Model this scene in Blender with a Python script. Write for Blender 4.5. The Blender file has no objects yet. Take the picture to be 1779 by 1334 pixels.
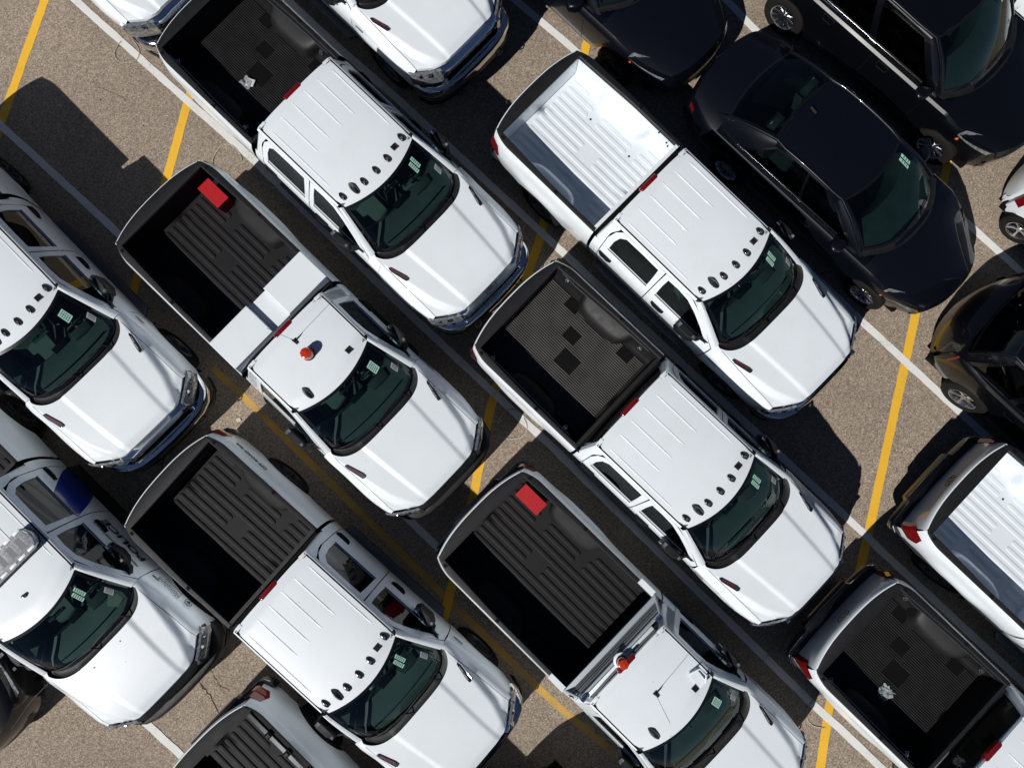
import bpy, bmesh, math, random
from mathutils import Matrix, Vector
R = math.radians
random.seed(7)
scene = bpy.context.scene
COL = scene.collection
S = 0.94                      # survey units -> metres

# ---------------------------------------------------------------- camera
# survey frame: x to the picture's right, y down the picture, z up
F_PX, H_CAM, TILT = 1200.0, 11.528, -0.059
ca, sa = math.cos(TILT), math.sin(TILT)
r0 = Vector((1, 0, 0)); r1 = Vector((0, -ca, sa)); r2 = Vector((0, -sa, -ca))
cam_d = bpy.data.cameras.new('camera'); cam = bpy.data.objects.new('camera', cam_d); COL.objects.link(cam)
M3 = Matrix((r0, -r1, -r2)).transposed()
cam.matrix_world = Matrix.Translation((0, 0, H_CAM * S)) @ M3.to_4x4()
cam_d.sensor_width = 36.0; cam_d.lens = F_PX / 1779.0 * 36.0
cam_d.clip_start = 0.1; cam_d.clip_end = 2000
scene.camera = cam

# ---------------------------------------------------------------- world + sun
SUN_EL = R(43.5)
sh = Vector((0.700, 0.714, 0)).normalized()          # way the shadows fall, world xy
w = bpy.data.worlds.new('World'); scene.world = w; w.use_nodes = True
nt = w.node_tree; nt.nodes.clear()
sky = nt.nodes.new('ShaderNodeTexSky'); sky.sky_type = 'NISHITA'; sky.sun_disc = False
sky.sun_elevation = SUN_EL; sky.sun_rotation = math.atan2(-sh.x, -sh.y)
sky.altitude = 1500; sky.air_density = 0.62; sky.dust_density = 0.05; sky.ozone_density = 1.6
bg = nt.nodes.new('ShaderNodeBackground'); bg.inputs[1].default_value = 0.05
out = nt.nodes.new('ShaderNodeOutputWorld')
nt.links.new(sky.outputs[0], bg.inputs[0]); nt.links.new(bg.outputs[0], out.inputs[0])
sd = bpy.data.lights.new('sun', 'SUN'); so = bpy.data.objects.new('sun', sd); COL.objects.link(so)
sd.energy = 5.0; sd.angle = R(0.53); sd.color = (1.0, 0.975, 0.93)
dirv = Vector((sh.x * math.cos(SUN_EL), sh.y * math.cos(SUN_EL), -math.sin(SUN_EL)))
so.rotation_euler = dirv.to_track_quat('-Z', 'Y').to_euler(); so.location = (-20, -20, 30)
vs = scene.view_settings
vs.view_transform = 'Standard'; vs.look = 'None'; vs.exposure = -0.19; vs.gamma = 1.0; vs.use_curve_mapping = False
try:
    scene.cycles.max_bounces = 10; scene.cycles.transparent_max_bounces = 12
    scene.cycles.caustics_reflective = False; scene.cycles.caustics_refractive = False
except Exception:
    pass

# ---------------------------------------------------------------- materials
MATS = {}
def mat(name, col=(0.5, 0.5, 0.5), rough=0.5, metal=0.0, coat=0.0, spec=0.5, noise=None, bump=None, coat_rough=0.03, emis=None, trans=0.0):
    if name in MATS: return MATS[name]
    m = bpy.data.materials.new(name); m.use_nodes = True; n = m.node_tree; p = n.nodes['Principled BSDF']
    p.inputs['Base Color'].default_value = (*col, 1); p.inputs['Roughness'].default_value = rough
    p.inputs['Metallic'].default_value = metal; p.inputs['Coat Weight'].default_value = coat
    p.inputs['Coat Roughness'].default_value = coat_rough; p.inputs['Specular IOR Level'].default_value = spec
    if trans: p.inputs['Transmission Weight'].default_value = trans
    tc = n.nodes.new('ShaderNodeTexCoord')
    if noise:                                     # (scale, amount): mottled tone
        t = n.nodes.new('ShaderNodeTexNoise'); t.inputs['Scale'].default_value = noise[0]; t.inputs['Detail'].default_value = 6
        r = n.nodes.new('ShaderNodeMapRange'); r.inputs[1].default_value = 0.3; r.inputs[2].default_value = 0.7
        r.inputs[3].default_value = 1 - noise[1]; r.inputs[4].default_value = 1 + noise[1]
        mx = n.nodes.new('ShaderNodeVectorMath'); mx.operation = 'SCALE'; mx.inputs[0].default_value = col
        n.links.new(tc.outputs['Object'], t.inputs[0]); n.links.new(t.outputs[0], r.inputs[0])
        n.links.new(r.outputs[0], mx.inputs['Scale']); n.links.new(mx.outputs[0], p.inputs['Base Color'])
        rr = n.nodes.new('ShaderNodeMapRange'); rr.inputs[3].default_value = max(0.02, rough * 0.8); rr.inputs[4].default_value = min(1, rough * 1.2)
        n.links.new(t.outputs[0], rr.inputs[0]); n.links.new(rr.outputs[0], p.inputs['Roughness'])
    if bump:
        t = n.nodes.new('ShaderNodeTexNoise'); t.inputs['Scale'].default_value = bump[0]; t.inputs['Detail'].default_value = 3
        b = n.nodes.new('ShaderNodeBump'); b.inputs['Strength'].default_value = bump[1]; b.inputs['Distance'].default_value = 0.01
        n.links.new(tc.outputs['Object'], t.inputs[0]); n.links.new(t.outputs[0], b.inputs['Height']); n.links.new(b.outputs[0], p.inputs['Normal'])
    MATS[name] = m; return m

WHITE = mat('white_paint', (0.745, 0.79, 0.825), 0.42, coat=0.8, noise=(1.3, 0.025), coat_rough=0.04)
def dusty(m):
    n = m.node_tree; p = n.nodes['Principled BSDF']; src = p.inputs['Base Color'].links[0].from_socket
    tc = [q for q in n.nodes if q.type == 'TEX_COORD'][0]; oi = n.nodes.new('ShaderNodeObjectInfo')
    ad = n.nodes.new('ShaderNodeVectorMath'); ad.operation = 'ADD'; n.links.new(tc.outputs['Object'], ad.inputs[0]); n.links.new(oi.outputs['Location'], ad.inputs[1])
    t = n.nodes.new('ShaderNodeTexNoise'); t.inputs['Scale'].default_value = 2.2; t.inputs['Detail'].default_value = 8; t.inputs['Roughness'].default_value = 0.7
    n.links.new(ad.outputs[0], t.inputs[0]); r = n.nodes.new('ShaderNodeMapRange'); r.inputs[1].default_value = 0.5; r.inputs[2].default_value = 0.8; r.inputs[3].default_value = 0; r.inputs[4].default_value = 0.13
    n.links.new(t.outputs[0], r.inputs[0]); mx = n.nodes.new('ShaderNodeMix'); mx.data_type = 'RGBA'; mx.inputs[7].default_value = (0.52, 0.47, 0.40, 1)
    n.links.new(r.outputs[0], mx.inputs[0]); n.links.new(src, mx.inputs[6])
    v = n.nodes.new('ShaderNodeTexVoronoi'); v.inputs['Scale'].default_value = 3.4; n.links.new(ad.outputs[0], v.inputs[0])
    r2 = n.nodes.new('ShaderNodeMapRange'); r2.inputs[1].default_value = 0.022; r2.inputs[2].default_value = 0.035; r2.inputs[3].default_value = 0.55; r2.inputs[4].default_value = 0
    n.links.new(v.outputs[0], r2.inputs[0]); m2 = n.nodes.new('ShaderNodeMix'); m2.data_type = 'RGBA'; m2.inputs[7].default_value = (0.12, 0.10, 0.08, 1)
    n.links.new(r2.outputs[0], m2.inputs[0]); n.links.new(mx.outputs[2], m2.inputs[6]); n.links.new(m2.outputs[2], p.inputs['Base Color'])
    t3 = n.nodes.new('ShaderNodeTexNoise'); t3.inputs['Scale'].default_value = 3.0; t3.inputs['Detail'].default_value = 1; n.links.new(ad.outputs[0], t3.inputs[0])
    bp = n.nodes.new('ShaderNodeBump'); bp.inputs['Strength'].default_value = 0.12; bp.inputs['Distance'].default_value = 0.01; n.links.new(t3.outputs[0], bp.inputs['Height']); n.links.new(bp.outputs[0], p.inputs['Normal']); n.links.new(bp.outputs[0], p.inputs['Coat Normal'])
dusty(WHITE)
BEDW = mat('white_bed_paint', (0.70, 0.745, 0.785), 0.45, coat=0.8, noise=(3, 0.03), coat_rough=0.06)
BLACKP = mat('black_paint', (0.0015, 0.0018, 0.003), 0.35, coat=0.75, spec=0.25, coat_rough=0.03)
NAVYP = mat('dark_navy_paint', (0.002, 0.0026, 0.0055), 0.36, coat=0.75, spec=0.25, coat_rough=0.035)
BLUEP = mat('blue_stripe_paint', (0.008, 0.022, 0.22), 0.35, coat=0.8)
PLAST = mat('black_plastic', (0.007, 0.007, 0.008), 0.55, spec=0.35, noise=(9, 0.15), bump=(220, 0.15))
CAP = mat('rail_cap_plastic', (0.0075, 0.0075, 0.009), 0.6, spec=0.35, noise=(6, 0.12), bump=(260, 0.15))
LINER = mat('liner_plastic', (0.0115, 0.0108, 0.0122), 0.62, spec=0.22, noise=(5, 0.14), bump=(300, 0.25))
RUBBER = mat('rubber_mat', (0.019, 0.0185, 0.019), 0.4, noise=(7, 0.2))
DARKRUB = mat('rubber_base', (0.0025, 0.0025, 0.0025), 0.6, spec=0.15)
MATRUB = {'bright': mat('rubber_mat_sheen', (0.07, 0.067, 0.062), 0.5, noise=(4, 0.25))}  # sun sheen on the ridges is put into this lighter base colour
DARK = mat('dark_gap', (0.004, 0.004, 0.004), 0.8, spec=0.1)
CHROME = mat('chrome', (0.72, 0.74, 0.78), 0.09, metal=1.0)
SILVER = mat('silver_rim', (0.66, 0.66, 0.68), 0.24, metal=1.0)
STEELRIM = mat('steel_rim', (0.12, 0.12, 0.125), 0.35, metal=1.0)
TYRE = mat('tyre_rubber', (0.009, 0.0085, 0.008), 0.8, spec=0.2, bump=(120, 0.3))
ALU = mat('aluminium', (0.62, 0.64, 0.65), 0.3, metal=1.0)
REDL = mat('red_lens', (0.15, 0.004, 0.006), 0.12, coat=1.0)
REDB = mat('red_box', (0.42, 0.006, 0.01), 0.5, noise=(30, 0.06))
ORANGE = mat('orange_lens', (0.75, 0.06, 0.01), 0.15, coat=0.6, trans=0.35)
AMBER = mat('amber_lens', (0.6, 0.13, 0.02), 0.2, coat=0.6)
LENS = mat('clear_lens', (0.34, 0.36, 0.38), 0.12, metal=0.6, coat=1.0, noise=(26, 0.55))
MARKL = mat('marker_lens', (0.10, 0.085, 0.075), 0.2, coat=0.8)
SMOKE = mat('smoked_lamp', (0.012, 0.010, 0.010), 0.2, coat=0.6)
STICK = mat('mint_sticker', (0.36, 0.62, 0.5), 0.5)
STICKW = mat('pale_sticker', (0.55, 0.56, 0.58), 0.5)
INK = mat('sticker_print', (0.06, 0.1, 0.09), 0.6)
DASH = mat('dash_vinyl', (0.055, 0.07, 0.068), 0.6, noise=(5, 0.15))
SEAT = mat('seat_cloth', (0.13, 0.15, 0.145), 0.85, noise=(9, 0.12))
SEATD = mat('seat_dark', (0.035, 0.04, 0.04), 0.85, noise=(9, 0.12))
TAN = mat('beige_trim', (0.42, 0.42, 0.34), 0.7)
INKB = mat('navy_lettering', (0.006, 0.01, 0.03), 0.45)
PAPER = mat('cream_paper', (0.55, 0.52, 0.4), 0.8)
LETW = mat('letter_silver', (0.7, 0.7, 0.7), 0.35, metal=0.6)
LETR = mat('letter_red', (0.28, 0.02, 0.025), 0.35)

def glass_mat(name, tint, refl=0.06):
    m = bpy.data.materials.new(name); m.use_nodes = True; n = m.node_tree; n.nodes.clear()
    tr = n.nodes.new('ShaderNodeBsdfTransparent'); tr.inputs[0].default_value = (*tint, 1)
    gl = n.nodes.new('ShaderNodeBsdfGlossy'); gl.inputs['Roughness'].default_value = 0.015; gl.inputs[0].default_value = (1, 1, 1, 1)
    lw = n.nodes.new('ShaderNodeLayerWeight'); lw.inputs[0].default_value = 0.5
    pw = n.nodes.new('ShaderNodeMath'); pw.operation = 'POWER'; pw.inputs[1].default_value = 4.5; n.links.new(lw.outputs['Facing'], pw.inputs[0])
    fr = n.nodes.new('ShaderNodeMath'); fr.operation = 'MULTIPLY_ADD'; fr.inputs[1].default_value = 0.9; fr.inputs[2].default_value = 0.05; n.links.new(pw.outputs[0], fr.inputs[0])
    mx = n.nodes.new('ShaderNodeMixShader'); o = n.nodes.new('ShaderNodeOutputMaterial')
    n.links.new(fr.outputs[0], mx.inputs[0]); n.links.new(tr.outputs[0], mx.inputs[1]); n.links.new(gl.outputs[0], mx.inputs[2]); n.links.new(mx.outputs[0], o.inputs[0])
    MATS[name] = m; return m
GLASS = glass_mat('windshield_glass', (0.40, 0.54, 0.51))
GLASSD = glass_mat('privacy_glass', (0.10, 0.10, 0.095))
GLASSC = glass_mat('car_glass', (0.30, 0.42, 0.40))

def asphalt():
    m = bpy.data.materials.new('asphalt'); m.use_nodes = True; n = m.node_tree; p = n.nodes['Principled BSDF']
    tc = n.nodes.new('ShaderNodeTexCoord')
    def noise(s, d=5, r=0.6):
        t = n.nodes.new('ShaderNodeTexNoise'); t.inputs['Scale'].default_value = s; t.inputs['Detail'].default_value = d
        t.inputs['Roughness'].default_value = r; n.links.new(tc.outputs['Object'], t.inputs[0]); return t
    v = n.nodes.new('ShaderNodeTexVoronoi'); v.inputs['Scale'].default_value = 64; n.links.new(tc.outputs['Object'], v.inputs[0])
    cr = n.nodes.new('ShaderNodeValToRGB'); e = cr.color_ramp.elements
    e[0].position = 0.0; e[0].color = (0.095, 0.073, 0.056, 1); e[1].position = 1.0; e[1].color = (0.78, 0.66, 0.52, 1)
    a = cr.color_ramp.elements.new(0.32); a.color = (0.222, 0.178, 0.137, 1)
    a = cr.color_ramp.elements.new(0.75); a.color = (0.385, 0.312, 0.245, 1)
    sep = n.nodes.new('ShaderNodeSeparateColor'); n.links.new(v.outputs['Color'], sep.inputs[0])
    f = noise(120, 3)
    mixv = n.nodes.new('ShaderNodeMath'); mixv.operation = 'MULTIPLY_ADD'; mixv.inputs[1].default_value = 0.62
    n.links.new(sep.outputs[0], mixv.inputs[0])
    sc = n.nodes.new('ShaderNodeMath'); sc.operation = 'MULTIPLY'; sc.inputs[1].default_value = 0.38
    n.links.new(f.outputs[0], sc.inputs[0]); n.links.new(sc.outputs[0], mixv.inputs[2]); n.links.new(mixv.outputs[0], cr.inputs[0])
    # broad stains and wear
    b = noise(0.55, 6, 0.65); br = n.nodes.new('ShaderNodeMapRange'); br.inputs[1].default_value = 0.3; br.inputs[2].default_value = 0.7
    br.inputs[3].default_value = 0.86; br.inputs[4].default_value = 1.1; n.links.new(b.outputs[0], br.inputs[0])
    b2 = noise(7, 4); br2 = n.nodes.new('ShaderNodeMapRange'); br2.inputs[1].default_value = 0.3; br2.inputs[2].default_value = 0.7
    br2.inputs[3].default_value = 0.955; br2.inputs[4].default_value = 1.04; n.links.new(b2.outputs[0], br2.inputs[0])
    # oil spots
    v2 = n.nodes.new('ShaderNodeTexVoronoi'); v2.inputs['Scale'].default_value = 0.8; n.links.new(tc.outputs['Object'], v2.inputs[0])
    sp = n.nodes.new('ShaderNodeMapRange'); sp.inputs[1].default_value = 0.02; sp.inputs[2].default_value = 0.05
    sp.inputs[3].default_value = 0.35; sp.inputs[4].default_value = 1.0; n.links.new(v2.outputs[0], sp.inputs[0])
    m1 = n.nodes.new('ShaderNodeMath'); m1.operation = 'MULTIPLY'; n.links.new(br.outputs[0], m1.inputs[0]); n.links.new(br2.outputs[0], m1.inputs[1])
    m2 = n.nodes.new('ShaderNodeMath'); m2.operation = 'MULTIPLY'; n.links.new(m1.outputs[0], m2.inputs[0]); n.links.new(sp.outputs[0], m2.inputs[1])
    vm = n.nodes.new('ShaderNodeVectorMath'); vm.operation = 'SCALE'; n.links.new(cr.outputs[0], vm.inputs[0]); n.links.new(m2.outputs[0], vm.inputs['Scale'])
    n.links.new(vm.outputs[0], p.inputs['Base Color']); p.inputs['Roughness'].default_value = 0.9; p.inputs['Specular IOR Level'].default_value = 0.25
    bp = n.nodes.new('ShaderNodeBump'); bp.inputs['Strength'].default_value = 0.6; bp.inputs['Distance'].default_value = 0.004
    n.links.new(mixv.outputs[0], bp.inputs['Height']); n.links.new(bp.outputs[0], p.inputs['Normal'])
    return m
def road_paint(name, col, wear):
    """paint on coarse asphalt: chips let the stone show through"""
    m = bpy.data.materials.new(name); m.use_nodes = True; n = m.node_tree; p = n.nodes['Principled BSDF']
    tc = n.nodes.new('ShaderNodeTexCoord')
    t = n.nodes.new('ShaderNodeTexNoise'); t.inputs['Scale'].default_value = 70; t.inputs['Detail'].default_value = 4
    n.links.new(tc.outputs['Object'], t.inputs[0])
    t2 = n.nodes.new('ShaderNodeTexNoise'); t2.inputs['Scale'].default_value = 3; t2.inputs['Detail'].default_value = 5
    n.links.new(tc.outputs['Object'], t2.inputs[0])
    ad = n.nodes.new('ShaderNodeMath'); ad.operation = 'MULTIPLY_ADD'; ad.inputs[1].default_value = 0.6
    n.links.new(t2.outputs[0], ad.inputs[0]); n.links.new(t.outputs[0], ad.inputs[2])
    cr = n.nodes.new('ShaderNodeValToRGB'); e = cr.color_ramp.elements
    e[0].position = wear - 0.06; e[0].color = (0.22, 0.18, 0.145, 1); e[1].position = wear; e[1].color = (*[c * 0.86 for c in col], 1)
    a = cr.color_ramp.elements.new(min(0.98, wear + 0.25)); a.color = (*col, 1)
    n.links.new(ad.outputs[0], cr.inputs[0]); n.links.new(cr.outputs[0], p.inputs['Base Color'])
    p.inputs['Roughness'].default_value = 0.8
    bp = n.nodes.new('ShaderNodeBump'); bp.inputs['Strength'].default_value = 0.4; bp.inputs['Distance'].default_value = 0.003
    n.links.new(t.outputs[0], bp.inputs['Height']); n.links.new(bp.outputs[0], p.inputs['Normal'])
    return m

# ---------------------------------------------------------------- mesh helper
class MB:
    def __init__(s): s.v = []; s.f = []
    def pt(s, p): s.v.append(tuple(p)); return len(s.v) - 1
    def face(s, pts): s.f.append([s.pt(p) for p in pts])
    def grid(s, rows, closed=False, flip=False):
        b = len(s.v); n = len(rows[0])
        for r in rows: s.v.extend(tuple(p) for p in r)
        for i in range(len(rows) - 1):
            for j in range(n if closed else n - 1):
                a = b + i * n + j; c = b + i * n + (j + 1) % n; d = c + n; e = a + n
                s.f.append([a, e, d, c] if flip else [a, c, d, e])
    def box(s, x0, x1, y0, y1, z0, z1, ch=0.0):
        if ch <= 0:
            P = [(x, y, z) for z in (z0, z1) for x, y in ((x0, y0), (x1, y0), (x1, y1), (x0, y1))]
            b = len(s.v); s.v += P
            for q in ((0, 3, 2, 1), (4, 5, 6, 7), (0, 1, 5, 4), (1, 2, 6, 5), (2, 3, 7, 6), (3, 0, 4, 7)): s.f.append([b + k for k in q])
            return
        s.prism([(x0, y0), (x1, y0), (x1, y1), (x0, y1)], z0, z1, ch)
    def prism(s, poly, z0, z1, ch=0.0, zf=None):
        """vertical prism over a convex-ish plan outline, its top edge chamfered"""
        a = sum(poly[i][0] * poly[(i + 1) % len(poly)][1] - poly[(i + 1) % len(poly)][0] * poly[i][1] for i in range(len(poly)))
        if a < 0: poly = poly[::-1]
        n = len(poly); cx = sum(p[0] for p in poly) / n; cy = sum(p[1] for p in poly) / n
        def ring(k, z):
            o = []
            for x, y in poly:
                dx, dy = x - cx, y - cy; L = math.hypot(dx, dy) or 1
                o.append((x - dx / L * k, y - dy / L * k, z))
            return o
        rings = [ring(0, z0), ring(0, z1 - ch)] + ([ring(ch * 0.35, z1 - ch * 0.35), ring(ch, z1)] if ch > 0 else [])
        if ch <= 0: rings[1] = ring(0, z1)
        b = len(s.v)
        for r in rings: s.v += r
        for i in range(len(rings) - 1):
            for j in range(n):
                s.f.append([b + i * n + j, b + i * n + (j + 1) % n, b + (i + 1) * n + (j + 1) % n, b + (i + 1) * n + j])
        s.f.append([b + j for j in range(n)][::-1]); s.f.append([b + (len(rings) - 1) * n + j for j in range(n)])
    def tube(s, pts, r, n=8, cap=True):
        rings = []
        for i, p in enumerate(pts):
            p = Vector(p); a = Vector(pts[max(0, i - 1)]); c = Vector(pts[min(len(pts) - 1, i + 1)])
            t = (c - a).normalized(); u = t.cross(Vector((0, 0, 1)));
            if u.length < 1e-3: u = t.cross(Vector((1, 0, 0)))
            u.normalize(); v = t.cross(u); rr = r[i] if isinstance(r, (list, tuple)) else r
            rings.append([tuple(p + (u * math.cos(k * 2 * math.pi / n) + v * math.sin(k * 2 * math.pi / n)) * rr) for k in range(n)])
        b = len(s.v); s.grid(rings, closed=True)
        if cap: s.f.append([b + k for k in range(n)]); s.f.append([b + (len(rings) - 1) * n + k for k in range(n)][::-1])
    def lathe(s, prof, c, axis='z', n=24):
        rows = []
        for r, h in prof:
            row = []
            for k in range(n):
                a = k * 2 * math.pi / n; x, y = r * math.cos(a), r * math.sin(a)
                row.append((c[0] + x, c[1] + y, c[2] + h) if axis == 'z' else (c[0] + x, c[1] + h, c[2] + y))
            rows.append(row)
        s.grid(rows, closed=True)

MESHCACHE = {}
def mk(name, key, build, m, parent=None, off=(0, 0, 0), label=None, ang=35):
    """one mesh object; build() returns an MB in survey units, reused when key is known"""
    k = (name, key, m.name)
    if key is not None and k in MESHCACHE: me = MESHCACHE[k]
    else:
        b = build() if callable(build) else build
        me = bpy.data.meshes.new(name)
        me.from_pydata([((x - off[0]) * S, (y - off[1]) * S, (z - off[2]) * S) for x, y, z in b.v], [], b.f)
        bm = bmesh.new(); bm.from_mesh(me); bmesh.ops.remove_doubles(bm, verts=bm.verts, dist=0.0004)
        bmesh.ops.recalc_face_normals(bm, faces=bm.faces); bm.to_mesh(me); bm.free()
        me.materials.append(m)
        for p in me.polygons: p.use_smooth = True
        me.set_sharp_from_angle(angle=R(ang))
        if key is not None: MESHCACHE[k] = me
    o = bpy.data.objects.new(name, me); COL.objects.link(o)
    if parent is not None: o.parent = parent
    if label: o['label'] = label
    return o
def place(o, T, cx=0.0):
    """T = (x, y, heading) in the survey frame, y down the picture"""
    c, s_ = math.cos(T[2]), math.sin(T[2])
    o.location = ((T[0] + c * cx) * S, -(T[1] + s_ * cx) * S, 0); o.rotation_euler = (0, 0, -T[2])
def root(name, T, label, cat, group=None, cx=0.0):
    o = bpy.data.objects.new(name, None); COL.objects.link(o); o.empty_display_size = 0.3
    place(o, T, cx); o['label'] = label; o['category'] = cat
    if group: o['group'] = group
    return o
def structure(o): o['kind'] = 'structure'; return o
def wpt(T, x, y, z=0):
    c, s_ = math.cos(T[2]), math.sin(T[2]); return ((T[0] + c * x + s_ * y), (T[1] + s_ * x - c * y), z)

def lerp(a, b, t): return a + (b - a) * t
def sstep(a, b, x):
    t = min(1, max(0, (x - a) / (b - a))); return t * t * (3 - 2 * t)
def interp(tab, x):
    if x <= tab[0][0]: return tab[0][1]
    for (a, b), (c, d) in zip(tab, tab[1:]):
        if x <= c: return b + (d - b) * (x - a) / (c - a)
    return tab[-1][1]
def frange(a, b, st):
    n = max(1, int(math.ceil((b - a) / st - 1e-6))); return [a + (b - a) * i / n for i in range(n + 1)]

TEXTC = {}
def text_polys(txt, bold=False):
    if (txt, bold) in TEXTC: return TEXTC[(txt, bold)]
    cu = bpy.data.curves.new('lettering', 'FONT'); cu.body = txt; cu.size = 1.0; cu.resolution_u = 3
    if bold: cu.offset = 0.035
    ob = bpy.data.objects.new('lettering', cu); COL.objects.link(ob)
    dg = bpy.context.evaluated_depsgraph_get(); me = bpy.data.meshes.new_from_object(ob.evaluated_get(dg))
    v = [(p.co.x, p.co.y) for p in me.vertices]; f = [list(p.vertices) for p in me.polygons]
    bpy.data.objects.remove(ob); bpy.data.curves.remove(cu); bpy.data.meshes.remove(me)
    x0 = min(a for a, _ in v); x1 = max(a for a, _ in v); y0 = min(b for _, b in v); y1 = max(b for _, b in v)
    r = ([((a - x0) / (x1 - x0), (b - y0) / (y1 - y0)) for a, b in v], f); TEXTC[(txt, bold)] = r; return r
def text_mb(txt, fn, bold=False):
    """lettering laid on a surface: fn(u, v) -> point"""
    v, f = text_polys(txt, bold); mb = MB(); mb.v = [fn(a, b) for a, b in v]; mb.f = [list(q) for q in f]; return mb

# ================================================================ GROUND
def sheet(name, pts, z, m, parent=None):
    mb = MB(); mb.face([(x, -y, z / S) for x, y in pts]); return mk(name, None, mb, m, parent)
gm = MB(); gm.face([(-160, -160, 0), (160, -160, 0), (160, 160, 0), (-160, 160, 0)])
structure(mk('parking_lot_ground', None, gm, asphalt()))
PWHITE = road_paint('white_line_paint', (0.74, 0.73, 0.71), 0.60)
PYEL = road_paint('yellow_line_paint', (0.80, 0.45, 0.03), 0.58)
PYELW = road_paint('worn_yellow_paint', (0.58, 0.34, 0.07), 0.74)
PCHALK = road_paint('worn_chalk_paint', (0.50, 0.46, 0.39), 0.80)
def line(name, pts, wd, z, m):
    mb = MB(); rows = []; rnd = random.Random(int(pts[0][0] * 100)); q = []
    for (xa, ya), (xb, yb) in zip(pts, pts[1:]):
        n = max(1, int(math.hypot(xb - xa, yb - ya) / 0.12)); q += [(lerp(xa, xb, k / n), lerp(ya, yb, k / n)) for k in range(n)]
    q.append(pts[-1]); pts = q
    for i, (x, y) in enumerate(pts):
        a = pts[max(0, i - 1)]; b = pts[min(len(pts) - 1, i + 1)]; L = math.hypot(b[0] - a[0], b[1] - a[1])
        nx, ny = -(b[1] - a[1]) / L * wd / 2, (b[0] - a[0]) / L * wd / 2
        e, f = 1 + rnd.uniform(-0.07, 0.07), 1 + rnd.uniform(-0.07, 0.07); rows.append([(x + nx * e, -(y + ny * e), z), (x - nx * f, -(y - ny * f), z)])
    mb.grid(rows); return structure(mk(name, None, mb, m))
def ext(pts, a, b, sl=0.945):
    (x0, y0), (x1, y1) = pts[0], pts[-1]
    return [(x0 - a, y0 - a * sl)] + pts + [(x1 + b, y1 + b * sl)]
WL = [ext([(-7.549, -7.322), (-5.924, -5.86), (-4.463, -4.558), (-1.836, -1.97), (0.002, -0.243), (0.6, 0.3), (4.92, 4.56), (5.331, 4.925)], 12, 12),
      ext([(-8.654, -5.031), (-6.827, -3.383), (-1.5, 1.75)], 12, 16),
      ext([(-2.969, -6.46), (-1.871, -5.484), (0.859, -2.908), (5.798, 1.78), (6.075, 2.062)], 12, 12),
      ext([(0.052, -7.321), (0.944, -6.552), (5.902, -1.712), (7.766, 0.074)], 12, 12),
      ext([(3.702, -7.321), (4.169, -6.807), (7.896, -3.233), (8.365, -2.789)], 12, 12),
      ext([(-9.4, 1.58), (-5.939, 4.835), (-5.363, 5.335)], 10, 12),
      ext([(7.5, -7.2), (9.5, -5.3)], 12, 12), ext([(-12.5, 1.9), (-8.5, 5.7)], 10, 12)]
for l in WL: line('stall_line', l, 0.125, 0.008, PWHITE)
for l in ([(-7.6, -8.9), (-8.076, -7.322), (-8.712, -5.232), (-9.3, -3.2)], [(-5.1, -7.4), (-5.523, -5.637), (-5.875, -4.178), (-6.6, -1.4)],
          [(8.6, -9.3), (7.403, -4.377), (6.776, -1.809), (5.895, 1.733), (5.152, 4.606), (4.987, 5.551), (4.5, 7.5)],
          [(2.1, -9.6), (1.27, -6.48), (0.47, -3.135), (0.245, -2.495), (-0.382, -0.166), (-0.618, 1.073), (-1.6, 5.2)]):
    line('yellow_line', l, 0.145, 0.004, PYEL)
line('worn_yellow_line', [(-5.0, -0.95), (-4.468, -0.454), (-4.222, -0.214), (0.237, 4.103), (0.798, 4.606), (1.681, 5.334), (4, 7.6)], 0.115, 0.0022, PYELW)
for i, (cx, cy, r) in enumerate(((-6.62, -6.4, 0.21), (-4.85, -4.5, 0.25), (0.0, 0.0, 0.25), (5.05, 4.66, 0.26))):
    mb = MB(); rnd = random.Random(i)
    for k in range(1):
        n = 40; rows = []; ph = rnd.random() * 6; span = 4.2 + rnd.random() * 1.6; rr = r * (1 - 0.12 * k)
        for j in range(n + 1):
            a = ph + span * j / n; q = rr * (1 + 0.07 * math.sin(3 * a + k)); wd = 0.009
            rows.append([(cx + math.cos(a) * (q - wd), -(cy + math.sin(a) * (q - wd)), 0.013 + 0.002 * k), (cx + math.cos(a) * (q + wd), -(cy + math.sin(a) * (q + wd)), 0.013 + 0.002 * k)])
        mb.grid(rows)
    structure(mk('chalk_mark', None, mb, PCHALK))
CRACK = mat('crack_dark', (0.05, 0.03, 0.022), 0.95)  # flat dark brown for the crack strips
for st, en, wd, sd_ in (((-5.3, 3.98), (-4.55, 4.8), 0.012, 1), ((-5.15, 3.85), (-4.62, 4.4), 0.006, 2), ((-7.2, -5.9), (-6.5, -5.4), 0.0035, 3), ((6.6, 0.2), (7.1, 1.4), 0.003, 4), ((-0.3, 4.2), (-0.1, 5.3), 0.004, 5)):
    rnd = random.Random(sd_); rows = []; n = 22; off = 0
    for j in range(n + 1):
        t = j / n; off += rnd.uniform(-0.02, 0.02); ww = wd * rnd.uniform(0.4, 1.2) * (1 - abs(2 * t - 1) ** 3 * 0.8)
        x = lerp(st[0], en[0], t) + off; y = lerp(st[1], en[1], t) - off
        rows.append([(x - ww, -(y + ww), 0.0012), (x + ww, -(y - ww), 0.0012)])
    mb = MB(); mb.grid(rows); structure(mk('asphalt_crack', None, mb, CRACK))

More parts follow.
